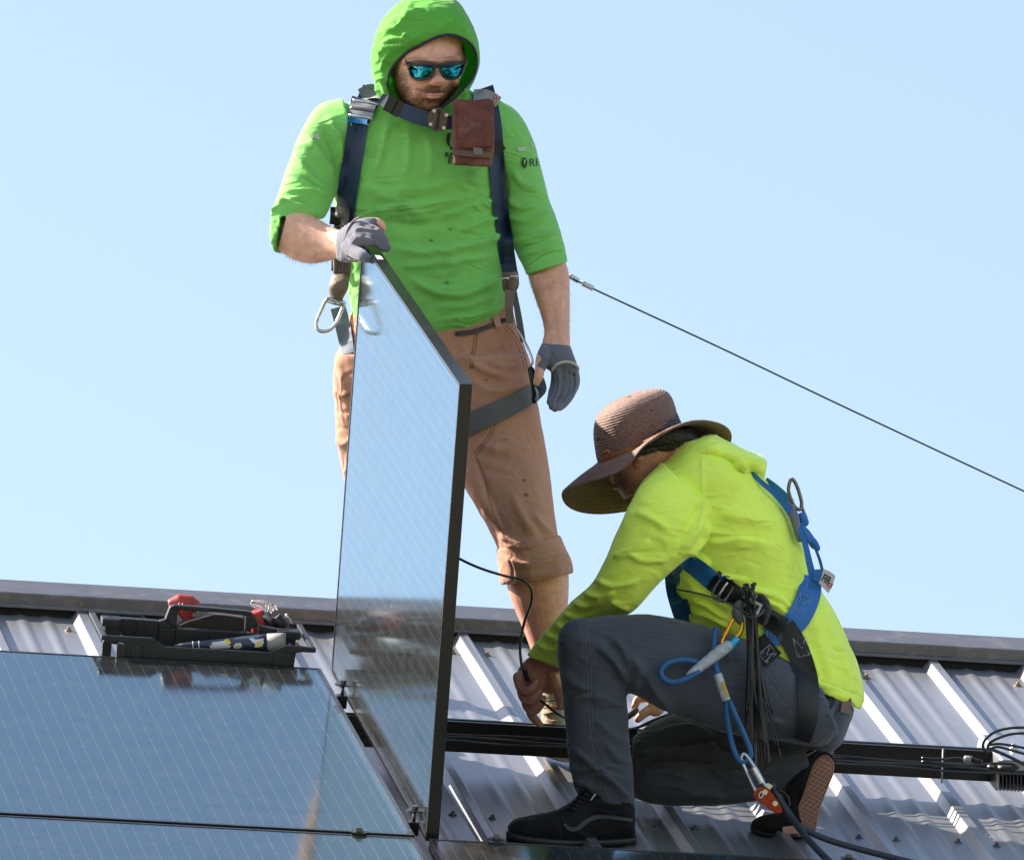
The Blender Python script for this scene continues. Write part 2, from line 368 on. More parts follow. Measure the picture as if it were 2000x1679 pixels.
# the upright one: stands on its long edge in the gap, glass facing left
def rod(r):
    t = np.linalg.norm(r); k = r / t; K = np.array([[0, -k[2], k[1]], [k[2], 0, -k[0]], [-k[1], k[0], 0]])
    return np.eye(3) + np.sin(t) * K + (1 - np.cos(t)) * K @ K
Rg = Matrix(rod(np.array([.00285, -.01462, -.00005])).tolist()).to_4x4()
UP = ROOFM @ Matrix.Translation((.02659, -1.62724, -.01504)) @ Rg
# module local -> upright local: x -> up, y -> up the slope, z (glass) -> -u
UPM = UP @ Matrix([[0, 0, -1, 0.], [0, 1, 0, 0], [1, 0, 0, 0], [0, 0, 0, 1]])
upright = module(UPM, 'solar panel held upright on its long edge by the standing man')
def upt(x, y, z): return np.array(UPM @ Vector((x, y, z)))
st = MB(); st.box((MW + .0001, MH - .215, -.021), (MW + .0005, MH - .165, -.008), None)
st.link('sticker', mat('white_sticker', (.75, .75, .75), .6), upright, local=True)

# rail the modules bolt to
def rail(v, u0, u1, label):
    r = empty('mounting_rail', RP(u0, v, -.098), ROOFM); tag(r, label, 'rail', 'black mounting rails across the roof')
    T = .070; P = [(0, 0), (0, .022), (.006, .0245), (.006, .036), (0, .0385), (0, T), (.010, T), (.012, T - .008), (.024, T - .008), (.026, T), (.036, T), (.036, 0)]
    b = MB(); b.prism([(0, a, c) for a, c in P], (0, 0, 0), (u1 - u0, 0, 0)); b.link('rail_body', BLACK, r, bev=.0008, local=True)
    return r
rl = rail(.361, -2.1, 3.2, 'black mounting rail running behind the kneeling man to the inverter')
rail(1.30, -2.1, -.0, 'second black mounting rail, hidden under the laid panels by the lower clamps')

# ------------------------------------------------------------------ soft bodies: lofts through photo-scaled sections, fused and smoothed
def rows(R, k=6):
    R = [list(r[:5]) + ([r[4]] + [r[5]] if len(r) == 6 else [r[5], r[6]]) for r in R]
    return spline(np.array(R, float), k)
def loft(R, k=6, n=28, e=2.2, cap=True):
    """R: xL,yL,xR,yR,z[,zR],half depth"""
    S = rows(R, k); ph = np.linspace(0, 2 * np.pi, n, endpoint=False)
    c, s = np.cos(ph), np.sin(ph); cc = np.sign(c) * np.abs(c) ** (2 / e); ss = np.sign(s) * np.abs(s) ** (2 / e)
    A = W(S[:, 0], S[:, 1], S[:, 4]); B = W(S[:, 2], S[:, 3], S[:, 5]); C = (A + B) / 2; a = (B - A) / 2
    d = C - CAM; d /= np.linalg.norm(d, axis=1)[:, None]; b = d * S[:, 6:7]
    V = (C[:, None] + cc[None, :, None] * a[:, None] + ss[None, :, None] * b[:, None]).reshape(-1, 3)
    m = len(S); F = [(i * n + j, i * n + (j + 1) % n, (i + 1) * n + (j + 1) % n, (i + 1) * n + j) for i in range(m - 1) for j in range(n)]
    V = list(V); V.append(C[0]); V.append(C[-1]); n0 = m * n
    F += [(n0, (j + 1) % n, j) for j in range(n)] + [(n0 + 1, (m - 1) * n + j, (m - 1) * n + (j + 1) % n) for j in range(n)]
    return np.array(V), F
def chain(P, k=5, n=14, px=True):
    """round limb through points (x, y, z, radius px) with rounded ends"""
    S = spline(np.array(P, float), k); C = W(S[:, 0], S[:, 1], S[:, 2]); r = S[:, 3] * S[:, 2] / FPX
    t0 = C[0] - C[1]; t0 /= np.linalg.norm(t0); t1 = C[-1] - C[-2]; t1 /= np.linalg.norm(t1)
    Cs = [C[0] + t0 * r[0] * q for q in (.98, .8, .45)] + list(C) + [C[-1] + t1 * r[-1] * q for q in (.45, .8, .98)]
    rs = [r[0] * q for q in (.2, .6, .89)] + list(r) + [r[-1] * q for q in (.89, .6, .2)]
    return tube_geo(Cs, rs, n)
def ball(x, y, z, rx, ry, rz):
    """ellipsoid: px radii across, metres deep"""
    V = []; F = []; n, m = 16, 10
    c = W(x, y, z); X = CR[:, 0] * rx * z / FPX; Y = CR[:, 1] * ry * z / FPX; Z = CR[:, 2] * rz
    for i in range(m + 1):
        th = math.pi * i / m
        for j in range(n):
            p = 2 * math.pi * j / n; V.append(c + X * math.sin(th) * math.cos(p) + Y * math.cos(th) + Z * math.sin(th) * math.sin(p))
    for i in range(m):
        for j in range(n): F.append((i * n + j, i * n + (j + 1) % n, (i + 1) * n + (j + 1) % n, (i + 1) * n + j))
    return np.array(V), F
def fuse(parts, vox=.005, it=6, taubin=True):
    P = []; T = []; n = 0
    for v, f in parts:
        v = np.asarray(v, float); P.append(v)
        for q in f:
            T.append((q[0] + n, q[1] + n, q[2] + n))
            for k in range(3, len(q)): T.append((q[0] + n, q[k - 1] + n, q[k] + n))
        n += len(v)
    P = np.vstack(P); org = P.mean(0); T = np.array(T, np.uint32)
    g = vdb.FloatGrid.createLevelSetFromPolygons((P - org).astype(np.float32), triangles=T, transform=vdb.createLinearTransform(voxelSize=vox), halfWidth=3.0)
    pts, quads = g.convertToQuads(0.0)
    pts = np.array(pts, float) + org; quads = np.array(quads, np.int64)[:, ::-1]
    return smooth_mesh(pts, quads, it, taubin), quads
def smooth_mesh(P, Q, it, taubin=True, mask=None):
    if it <= 0: return P
    m = Q.shape[1]
    E = np.vstack([Q[:, [i, (i + 1) % m]] for i in range(m)]); E = np.vstack([E, E[:, ::-1]])
    n = len(P); deg = np.bincount(E[:, 0], minlength=n).astype(float)[:, None]; deg[deg == 0] = 1
    P = P.copy()
    for k in range(it):
        for lam in ((.6, -.62) if taubin else (.6,)):
            S = np.stack([np.bincount(E[:, 0], weights=P[E[:, 1], c], minlength=n) for c in range(3)], 1) / deg
            d = lam * (S - P)
            P += d if mask is None else d * mask[:, None]
    return P
def normals(P, Q):
    a = P[Q[:, 0]]; b = P[Q[:, 1]]; c = P[Q[:, 2]]; d = P[Q[:, 3]] if Q.shape[1] == 4 else a
    fn = np.cross(c - a, d - b) if Q.shape[1] == 4 else np.cross(b - a, c - a)
    N = np.zeros_like(P)
    for k in range(Q.shape[1]):
        for j in range(3): N[:, j] += np.bincount(Q[:, k], weights=fn[:, j], minlength=len(P))
    return N / (np.linalg.norm(N, axis=1)[:, None] + 1e-12)
_perm = np.arange(256); RNG.shuffle(_perm); _perm = np.concatenate([_perm, _perm]); _grad = RNG.normal(size=(256, 3)); _grad /= np.linalg.norm(_grad, axis=1)[:, None]
def noise3(p):
    i = np.floor(p).astype(int); f = p - i; u = f * f * f * (f * (f * 6 - 15) + 10); i &= 255; out = 0
    for dx in (0, 1):
        for dy in (0, 1):
            for dz in (0, 1):
                h = _perm[_perm[_perm[(i[:, 0] + dx) & 255] + ((i[:, 1] + dy) & 255)] + ((i[:, 2] + dz) & 255)]
                w = (u[:, 0] if dx else 1 - u[:, 0]) * (u[:, 1] if dy else 1 - u[:, 1]) * (u[:, 2] if dz else 1 - u[:, 2])
                out = out + w * (_grad[h] * (f - [dx, dy, dz])).sum(1)
    return out
def polydist(x, y, pts):
    """signed distance to a polyline in px and the position 0..1 along it"""
    pts = spline(np.array(pts, float), 5) if len(pts) > 2 else np.array(pts, float)
    best = np.full(len(x), 1e9); sd = np.zeros(len(x)); tt = np.zeros(len(x)); n = len(pts) - 1
    for k in range(n):
        a, b = pts[k], pts[k + 1]; d = b - a; L2 = d @ d + 1e-9
        t = ((x - a[0]) * d[0] + (y - a[1]) * d[1]) / L2; tc = np.clip(t, 0, 1)
        ex = x - a[0] - tc * d[0]; ey = y - a[1] - tc * d[1]; D = np.hypot(ex, ey)
        s = np.sign(d[0] * ey - d[1] * ex); m = D < best
        best[m] = D[m]; sd[m] = (D * s)[m]; tt[m] = ((k + tc) / n)[m]
    return sd, tt
def fold(P, N, strokes):
    """raise cloth folds: strokes (kind, width px, height mm, points px); r ridge, v valley, s a lap with a sharp lower side"""
    x, y, _ = PX(P); d = CAM - P; d /= np.linalg.norm(d, axis=1)[:, None]
    face = np.clip(((N * d).sum(1) + .1) / .35, 0, 1); H = np.zeros(len(P))
    for kind, w, a, pts in strokes:
        p = np.array(pts, float); m = (x > p[:, 0].min() - 4 * w) & (x < p[:, 0].max() + 4 * w) & (y > p[:, 1].min() - 4 * w) & (y < p[:, 1].max() + 4 * w)
        if not m.any(): continue
        sd, t = polydist(x[m], y[m], pts); sd = sd + 1.2 * noise3(P[m] * 30) * w * .3
        env = np.clip(np.sin(np.pi * np.clip(t, .02, .98)) * 1.6, 0, 1) ** .8
        q = sd / (w * .8)
        if kind == 'r': h = np.exp(-q * q)
        elif kind == 'v': h = -np.exp(-q * q)
        else: h = np.where(q > 0, np.exp(-q * q / 2.2), np.exp(-(q * 3.0) ** 2))
        H[m] += a * .0021 * h * env
    return P + N * (H * face)[:, None]
def crumple(P, N, amp, sc, mask=None, ridged=True):
    """irregular small creases; sc = frequency per axis in the camera's frame (across, up, deep)"""
    q = (P - CAM) @ CR; warp = np.stack([noise3(q * 6 + 7), noise3(q * 6 + 31), noise3(q * 6 + 57)], 1) * .06
    n = noise3((q + warp) * np.array(sc)); n2 = noise3((q + warp) * np.array(sc) * 2.3 + 11)
    h = (1 - 2.4 * np.abs(n)) + .4 * (1 - 2.4 * np.abs(n2)) - .7 if ridged else n + .5 * n2
    a = .9 * (amp if mask is None else amp * mask)
    return P + N * (a * h)[:, None]
def qmesh(name, P, Q, colors=None):
    me = bpy.data.meshes.new(name); n = len(P); m = len(Q); k = Q.shape[1]
    me.vertices.add(n); me.vertices.foreach_set('co', P.astype(np.float32).ravel())
    me.loops.add(m * k); me.loops.foreach_set('vertex_index', Q.astype(np.int32).ravel())
    me.polygons.add(m); me.polygons.foreach_set('loop_start', np.arange(0, m * k, k, dtype=np.int32))
    me.update(calc_edges=True); me.validate()
    if colors is not None:
        at = me.color_attributes.new('tone', 'FLOAT_COLOR', 'POINT'); at.data.foreach_set('color', np.c_[colors, np.ones(n)].astype(np.float32).ravel())
    return me
def bvh(*PQ):
    V = []; F = []; n = 0
    for P, Q in PQ: V += [tuple(p) for p in P]; F += [tuple(int(i) + n for i in q) for q in Q]; n += len(P)
    return BVHTree.FromPolygons(V, F)
CAMV = Vector(CAM)
def hit(tree, x, y, far=None):
    d = Vector(W(x, y, 1.0)) - CAMV; L = d.length; r = tree.ray_cast(CAMV, d / L)
    return r[3] / L if r[0] is not None else None     # returns view depth z
def strap(path, tree, off=.004, th=.0025, nx=5, step=5., zfix=None, k=6, smooth=2, curl=0.):
    """webbing laid on a surface: path (x, y, width px)"""
    S = spline(np.array(path, float), k); L = np.r_[0, np.cumsum(np.hypot(*np.diff(S[:, :2], axis=0).T))]
    n = max(3, int(L[-1] / step)); s = np.linspace(0, L[-1], n); X = np.interp(s, L, S[:, 0]); Y = np.interp(s, L, S[:, 1]); Wd = np.interp(s, L, S[:, 2])
    dx = np.gradient(X); dy = np.gradient(Y); q = np.hypot(dx, dy) + 1e-9; nxv, nyv = -dy / q, dx / q
    Z = np.full((n, nx), np.nan); XX = np.zeros((n, nx)); YY = np.zeros((n, nx))
    for i in range(n):
        for j in range(nx):
            o = (j / (nx - 1) - .5) * Wd[i]; XX[i, j] = X[i] + nxv[i] * o; YY[i, j] = Y[i] + nyv[i] * o
            z = None if tree is None else hit(tree, XX[i, j], YY[i, j]); Z[i, j] = np.nan if z is None else z
    if zfix is not None: Z[:] = np.interp(s / L[-1], np.linspace(0, 1, len(zfix)), zfix)[:, None]
    if np.isnan(Z).all(): Z[:] = 26.
    for i in range(n):                                # fill gaps across, then along
        g = ~np.isnan(Z[i])
        if g.any(): Z[i] = np.interp(np.arange(nx), np.where(g)[0], Z[i][g])
    g = ~np.isnan(Z[:, 0])
    for j in range(nx): Z[:, j] = np.interp(np.arange(n), np.where(g)[0], Z[g, j])
    med = np.median(Z, axis=1, keepdims=True); Z = np.clip(Z, med - .03, med + .03)
    for _ in range(smooth):
        Zp = np.pad(Z, ((1, 1), (0, 0)), 'edge'); Z = np.minimum(Z, (Zp[:-2] + Zp[1:-1] * 2 + Zp[2:]) / 4 * .6 + Z * .4)
        Zp = np.pad(Z, ((1, 1), (0, 0)), 'edge'); Z = (Zp[:-2] + Zp[1:-1] * 2 + Zp[2:]) / 4
    F1 = W(XX, YY, Z - off - th); B1 = W(XX, YY, Z - off)
    V = np.vstack([F1.reshape(-1, 3), B1.reshape(-1, 3)]); N_ = n * nx; F = []
    for i in range(n - 1):
        for j in range(nx - 1):
            a = i * nx + j; F.append((a, a + 1, a + nx + 1, a + nx)); F.append((N_ + a, N_ + a + nx, N_ + a + nx + 1, N_ + a + 1))
        a = i * nx; F.append((a, a + nx, N_ + a + nx, N_ + a)); a = i * nx + nx - 1; F.append((a, N_ + a, N_ + a + nx, a + nx))
    for j in range(nx - 1):
        F.append((j, N_ + j, N_ + j + 1, j + 1)); a = (n - 1) * nx + j; F.append((a, a + 1, N_ + a + 1, N_ + a))
    return V, F
def strap_obj(name, path, tree, m, parent, **kw):
    V, F = strap(path, tree, **kw); me = mesh(name, V, F); bm = bmesh.new(); bm.from_mesh(me); bmesh.ops.recalc_face_normals(bm, faces=bm.faces)
    bm.to_mesh(me); bm.free()
    o = link(name, me, m, parent); me.set_sharp_from_angle(angle=math.radians(50)); return o
def ptube(name, pts, r, m, parent=None, n=10, k=8, closed=False, local=False):
    """rope or wire through (x, y, z) photo points, r metres"""
    S = spline(np.array(pts, float), k, closed); C = W(S[:, 0], S[:, 1], S[:, 2])
    if closed: C = np.vstack([C, C[:2]])
    V, F = tube_geo(C, r, n); return link(name, mesh(name, V, F), m, parent)
def plate(pts, z, th, name, m, parent=None, bev=.001, smooth=False):
    """flat piece with its outline at photo points; z one depth or one per point; thick away from the eye"""
    zz = np.broadcast_to(np.asarray(z, float), (len(pts),)); V = [W(p[0], p[1], q) for p, q in zip(pts, zz)]
    b = MB(); b.prism(V, (0, 0, 0), -CR[:, 2] * th); return b.link(name, m, parent, bev=bev, smooth=smooth)
def flatten(name, outline_faces, tree, off, m, parent):
    """thin print on cloth: faces given in photo px, dropped on the surface"""
    V = []; F = []
    for poly in outline_faces:
        n = len(V)
        for x, y in poly:
            z = hit(tree, x, y); V.append(W(x, y, (z if z else 26.0) - off))
        F.append(tuple(range(n, n + len(poly))))
    return link(name, mesh(name, V, F), m, parent)
def lettering(name, text, x, y, h, tree, off, m, parent, ang=0., bold=False, sx=1.0, clipx=None):
    """flat letters printed on cloth, cap height h px, lower left at x, y"""
    cu = bpy.data.curves.new(name, 'FONT'); cu.body = text; cu.size = 1.0; cu.resolution_u = 3
    if bold: cu.offset = .028
    o = bpy.data.objects.new(name, cu); me = bpy.data.meshes.new_from_object(o); bpy.data.objects.remove(o); bpy.data.curves.remove(cu)
    bm = bmesh.new(); bm.from_mesh(me)
    bmesh.ops.triangulate(bm, faces=bm.faces); bmesh.ops.subdivide_edges(bm, edges=bm.edges, cuts=1, use_grid_fill=True)
    s = h / .70; ca, sa = math.cos(ang), math.sin(ang); zl = None
    kill = []
    for v in bm.verts:
        a, b_ = v.co.x * s * sx, v.co.y * s; X = x + a * ca + b_ * sa; Y = y + a * sa - b_ * ca
        z = hit(tree, X, Y) if tree else None
        if z is None: kill.append(v); z = zl or 26.
        zl = z; v.co = Vector(W(X, Y, z - off))
    bmesh.ops.delete(bm, geom=kill, context='VERTS'); bm.to_mesh(me); bm.free()
    return link(name, me, m, parent, smooth=False)

def fabric(name, c, rough=.85, weave=900., bump=.12, sheen=.25, var=.06, stain=None, trans=0., wr=(.55, (8, 8, 26), .014)):
    m, nt, b = M_(name); L = nt.links.new
    tc = node(nt, 'ShaderNodeTexCoord'); n1 = node(nt, 'ShaderNodeTexNoise', Scale=7., Detail=5., Roughness=.6); L(tc.outputs['Object'], n1.inputs[0])
    mr = node(nt, 'ShaderNodeMapRange'); L(n1.outputs[0], mr.inputs[0]); mr.inputs[1].default_value = .3; mr.inputs[2].default_value = .7; mr.inputs[3].default_value = 1 - var; mr.inputs[4].default_value = 1 + var
    sc = node(nt, 'ShaderNodeVectorMath', operation='SCALE'); sc.inputs[0].default_value = c; L(mr.outputs[0], sc.inputs['Scale']); out = sc.outputs[0]
    if stain:
        n3 = node(nt, 'ShaderNodeTexNoise', Scale=11., Detail=6., Roughness=.7); L(tc.outputs['Object'], n3.inputs[0])
        r3 = node(nt, 'ShaderNodeMapRange'); L(n3.outputs[0], r3.inputs[0]); r3.inputs[1].default_value = .56; r3.inputs[2].default_value = .78; r3.inputs[4].default_value = stain[1]
        mm = node(nt, 'ShaderNodeMix', data_type='RGBA'); L(r3.outputs[0], mm.inputs[0]); L(out, mm.inputs[6]); mm.inputs[7].default_value = (*stain[0], 1); out = mm.outputs[2]
    L(out, b.inputs['Base Color'])
    b.inputs['Roughness'].default_value = rough; b.inputs['Specular IOR Level'].default_value = .25
    b.inputs['Sheen Weight'].default_value = sheen; b.inputs['Sheen Roughness'].default_value = .4
    if trans < 0:
        tl_ = node(nt, 'ShaderNodeBsdfTranslucent'); L(out, tl_.inputs[0]); ms_ = node(nt, 'ShaderNodeMixShader'); ms_.inputs[0].default_value = -trans
        L(b.outputs[0], ms_.inputs[1]); L(tl_.outputs[0], ms_.inputs[2]); L(ms_.outputs[0], nt.nodes['Material Output'].inputs[0])
    if trans > 0: b.inputs['Subsurface Weight'].default_value = trans; b.inputs['Subsurface Radius'].default_value = (.01, .01, .006); b.inputs['Subsurface Scale'].default_value = .5
    w = node(nt, 'ShaderNodeTexNoise', Scale=weave, Detail=2.); L(tc.outputs['Object'], w.inputs[0])
    w2 = node(nt, 'ShaderNodeTexNoise', Scale=45., Detail=4., Roughness=.55); L(tc.outputs['Object'], w2.inputs[0])
    mp = node(nt, 'ShaderNodeMapping'); mp.inputs['Scale'].default_value = wr[1]; mp.inputs['Rotation'].default_value = (0, .35, 0); L(tc.outputs['Object'], mp.inputs[0])
    w3 = node(nt, 'ShaderNodeTexNoise', Scale=1., Detail=3., Roughness=.5, Distortion=1.6); w3.noise_type = 'RIDGED_MULTIFRACTAL'; L(mp.outputs[0], w3.inputs[0])
    b3 = node(nt, 'ShaderNodeBump', Strength=wr[0], Distance=wr[2]); L(w3.outputs[0], b3.inputs['Height'])
    b1 = node(nt, 'ShaderNodeBump', Strength=bump, Distance=.002); L(w.outputs[0], b1.inputs['Height'])
    b2 = node(nt, 'ShaderNodeBump', Strength=.22, Distance=.004); L(w2.outputs[0], b2.inputs['Height']); L(b3.outputs[0], b1.inputs['Normal']); L(b1.outputs[0], b2.inputs['Normal']); L(b2.outputs[0], b.inputs['Normal'])
    return m
def webbing(name, c, rough=.6):
    m, nt, b = M_(name); L = nt.links.new
    tc = node(nt, 'ShaderNodeTexCoord'); w = node(nt, 'ShaderNodeTexWave', Scale=190., Distortion=1.5, Detail=1.); w.bands_direction = 'DIAGONAL'; L(tc.outputs['Object'], w.inputs[0])
    n1 = node(nt, 'ShaderNodeTexNoise', Scale=30., Detail=4.); L(tc.outputs['Object'], n1.inputs[0])
    mr = node(nt, 'ShaderNodeMapRange'); L(n1.outputs[0], mr.inputs[0]); mr.inputs[3].default_value = .75; mr.inputs[4].default_value = 1.25
    sc = node(nt, 'ShaderNodeVectorMath', operation='SCALE'); sc.inputs[0].default_value = c; L(mr.outputs[0], sc.inputs['Scale']); L(sc.outputs[0], b.inputs['Base Color'])
    b.inputs['Roughness'].default_value = rough; bp = node(nt, 'ShaderNodeBump', Strength=.25, Distance=.001); L(w.outputs[0], bp.inputs['Height']); L(bp.outputs[0], b.inputs['Normal'])
    return m
def skin_mat(name, rough=.45):
    m, nt, b = M_(name); L = nt.links.new
    at = node(nt, 'ShaderNodeAttribute', attribute_name='tone'); tc = node(nt, 'ShaderNodeTexCoord')
    n1 = node(nt, 'ShaderNodeTexNoise', Scale=55., Detail=6., Roughness=.7); L(tc.outputs['Object'], n1.inputs[0])
    cr = node(nt, 'ShaderNodeValToRGB'); L(n1.outputs[0], cr.inputs[0]); cr.color_ramp.elements[0].position = .3; cr.color_ramp.elements[0].color = (.80, .68, .66, 1); cr.color_ramp.elements[1].position = .7; cr.color_ramp.elements[1].color = (1.12, 1.08, 1.05, 1)
    mm = node(nt, 'ShaderNodeMix', data_type='RGBA', blend_type='MULTIPLY'); mm.inputs[0].default_value = 1; L(at.outputs[0], mm.inputs[6]); L(cr.outputs[0], mm.inputs[7]); L(mm.outputs[2], b.inputs['Base Color'])
    b.inputs['Roughness'].default_value = rough; b.inputs['Subsurface Weight'].default_value = .12; b.inputs['Subsurface Radius'].default_value = (.012, .005, .003); b.inputs['Subsurface Scale'].default_value = .6
    n2 = node(nt, 'ShaderNodeTexNoise', Scale=420., Detail=3.); L(tc.outputs['Object'], n2.inputs[0])
    b1 = node(nt, 'ShaderNodeBump', Strength=.25, Distance=.0015); L(n2.outputs[0], b1.inputs['Height']); L(b1.outputs[0], b.inputs['Normal'])
    return m
SKIN = skin_mat('skin')
GREEN = fabric('green_sun_shirt', (.175, .50, .115), .8, sheen=.2, stain=((.075, .24, .05), .65), trans=.0)
GREENTHIN = fabric('thin_green_cloth', (.150, .52, .080), .8, sheen=.2, trans=-.35)
YELLOW = fabric('high_visibility_yellow_shirt', (.76, .98, .13), .8, sheen=.2, stain=((.40, .66, .05), .45), trans=.0)
CANVAS = fabric('tan_work_canvas', (.43, .225, .155), .9, weave=700, bump=.3, sheen=.15, var=.12, stain=((.22, .12, .08), .75), wr=(.5, (12, 12, 16), .012))
SLATE = fabric('dark_grey_work_cloth', (.062, .072, .096), .9, weave=700, bump=.3, sheen=.2, var=.12, stain=((.10, .10, .11), .35))
NAVY = webbing('navy_webbing', (.006, .024, .066)); BLUE = webbing('bright_blue_webbing', (.010, .13, .42)); BLACKWEB = webbing('black_webbing', (.006, .007, .010))
BROWNWEB = webbing('worn_brown_webbing', (.12, .085, .065)); GREYWEB = webbing('grey_webbing', (.085, .085, .088))
GLOVE = fabric('grey_knit_glove', (.13, .135, .18), .9, weave=1400, bump=.35, sheen=.3, wr=(.25, (30, 30, 30), .004))
LEATHER = mat('maroon_leather', (.12, .035, .032), .62, 0, .35, var=.35, vscale=40, bump=.4, bscale=260, dirt=(.26, .17, .15), dirt_amt=.45, dirt_scale=25)
STITCH = mat('white_thread', (.6, .6, .6), .8); TAPE = mat('blue_tape', (.01, .18, .50), .5)
SKINC = np.array([.66, .38, .28]); SKINSUN = np.array([.56, .30, .21])
def mix(a, b, t): return a * (1 - t[:, None]) + np.asarray(b) * t[:, None]
def blob(x, y, cx, cy, rx, ry): return np.clip(1.6 - 1.3 * np.hypot((x - cx) / rx, (y - cy) / ry), 0, 1)

def seam(path, tree, m, par, off=.0006, r=.0007, name='stitching'):
    S = spline(np.array(path, float), 6); pts = [(X, Y, hit(tree, X, Y)) for X, Y in S]; pts = [(a, b_, c - off) for a, b_, c in pts if c]
    if len(pts) > 2: ptube(name, pts, r, m, par, n=4, k=2)
TH_T = mat('dark_tan_thread', (.16, .075, .045), .9); TH_S = mat('grey_thread', (.13, .14, .165), .9); TH_Y = mat('pale_yellow_thread', (.80, .97, .25), .8); TH_G = mat('dark_green_thread', (.06, .25, .04), .8)

# ------------------------------------------------------------------ the standing man
man = empty('person', W(1085, 1470, 25.95)); tag(man, 'standing man in a green hooded shirt and sunglasses steadying the upright panel', 'person')
zt = 26.12
torso = loft([(770, 160, 895, 162, 26.11, .06), (705, 190, 942, 190, 26.13, .085), (662, 214, 984, 216, 26.14, .105), (645, 262, 998, 262, 26.14, .125), (650, 330, 992, 330, 26.13, .135),
              (652, 400, 988, 400, 26.13, .138), (660, 470, 986, 470, 26.13, .137), (672, 540, 985, 535, 26.13, .135), (684, 595, 988, 578, 26.13, .132), (690, 628, 988, 610, 26.13, .128), (708, 652, 980, 634, 26.13, .122), (760, 666, 940, 656, 26.13, .100)], k=5, n=40)
slv1 = loft([(668, 192, 722, 335, 26.13, .095), (622, 207, 692, 345, 26.13, .09), (589, 255, 672, 358, 26.10, .08), (565, 315, 657, 378, 26.06, .072), (545, 375, 645, 402, 26.02, .068),
             (531, 420, 630, 428, 25.99, .066), (528, 465, 596, 418, 25.98, .062), (551, 497, 563, 407, 25.97, .058)], k=6)
slv2 = loft([(900, 305, 972, 192, 26.14, .095), (925, 338, 1012, 220, 26.14, .09), (955, 372, 1040, 270, 26.15, .082), (975, 405, 1057, 330, 26.15, .073), (988, 445, 1073, 390, 26.14, .068),
             (1003, 482, 1091, 440, 26.12, .064), (1019, 515, 1104, 487, 26.10, .060), (1028, 533, 1108, 507, 26.08, .058)], k=6)
P, Q = fuse([torso, slv1, slv2], .0040, 10)
N = normals(P, Q); x, y, _ = PX(P)
P = crumple(P, N, .0016, (9, 16, 9), None)
N = normals(P, Q)
FS = [('v', 1.8, 1.3, [(716, 200), (700, 250), (672, 310), (655, 365)]), ('v', 1.8, 1.3, [(948, 215), (965, 262), (985, 330), (992, 385)]),
 ('s', 9, 6, [(1000, 470), (1040, 462), (1085, 452)]), ('s', 8, 5, [(1010, 500), (1050, 488), (1095, 476)]), ('s', 8, 5, [(985, 420), (1030, 430), (1075, 415)]), ('r', 8, 4, [(985, 385), (1015, 405), (1050, 400)]),
 ('r', 9, 4, [(1000, 330), (1020, 360), (1058, 370)]), ('v', 8, 4, [(975, 300), (985, 350), (990, 410)]),
 ('s', 8, 6, [(540, 395), (580, 400), (625, 420)]), ('s', 7, 5, [(545, 380), (590, 372), (640, 385)]), ('r', 7, 5, [(535, 425), (560, 395), (600, 385)]), ('r', 8, 5, [(575, 300), (610, 350), (645, 380)]),
 ('s', 9, 5, [(565, 330), (600, 360), (640, 395)]), ('r', 8, 4, [(600, 260), (630, 310), (655, 345)]), ('v', 7, 4, [(630, 250), (655, 300), (662, 350)]), ('r', 9, 4, [(640, 225), (665, 270), (668, 330)]),
 ('r', 9, 4, [(720, 240), (712, 300), (700, 350)]), ('r', 9, 3.5, [(760, 235), (745, 300), (728, 345)]), ('r', 10, 3, [(800, 250), (800, 300), (790, 350)]), ('r', 9, 3, [(835, 262), (842, 310), (838, 350)]),
 ('s', 14, 4, [(700, 360), (780, 372), (880, 352), (950, 330)]), ('s', 12, 5, [(705, 420), (760, 405), (850, 395), (960, 370)]), ('r', 14, 4, [(730, 375), (790, 400), (850, 440)]),
 ('s', 10, 5, [(860, 420), (920, 400), (978, 385)]), ('s', 9, 5, [(900, 450), (940, 430), (982, 420)]), ('s', 12, 6, [(760, 480), (840, 490), (940, 470), (984, 455)]), ('r', 10, 4, [(780, 520), (860, 515), (960, 500)]),
 ('s', 11, 6, [(830, 560), (900, 560), (984, 535)]), ('s', 11, 6, [(850, 600), (920, 590), (984, 562)]), ('s', 9, 6, [(862, 622), (930, 612), (984, 590)]), ('r', 9, 5, [(800, 545), (860, 575), (930, 575)]), ('r', 7, 4, [(900, 575), (950, 560), (985, 545)]),
 ('v', 12, 3, [(740, 430), (800, 440), (870, 430)]), ('r', 8, 4, [(690, 540), (720, 560), (760, 600)]), ('s', 8, 5, [(688, 560), (730, 590), (790, 620)]),
]
P = fold(P, N, FS); P = smooth_mesh(P, Q, 1)
def bow(P):                                        # the near side of the right cuff sits further round the elbow
    x, y, z = PX(P); m = np.clip((x - 530) / 14, 0, 1) * (x < 585) * np.clip((y - 398) / 8, 0, 1) * (y < 508); s = 15 * m * np.clip((25.985 - z) / .045, 0, 1); return W(x - s, y, z)
P = bow(P); shirt1 = (P, Q)
o = link('shirt', qmesh('shirt', P, Q), GREEN, man)
T1 = bvh(shirt1)
for q in ([(716, 205), (700, 250), (672, 310), (658, 360)], [(948, 215), (965, 262), (985, 330), (992, 380)], [(1030, 520), (1065, 496), (1100, 488)], [(868, 640), (920, 630), (982, 604)]): seam(q, T1, TH_G, o, .0004, .0006)
# sleeve hems and the bottom hem, slightly proud bands
def band(name, rws, m, parent, e=2.2):
    V, F = loft(rws, 3, 32, e); V = bow(V); return link(name, mesh(name, V, F), m, parent)
band('cuff', [(1026, 528, 1106, 502, 26.085, .0585), (1027, 534, 1108, 508, 26.08, .0600), (1029, 537, 1107, 512, 26.08, .0570)], GREEN, man)
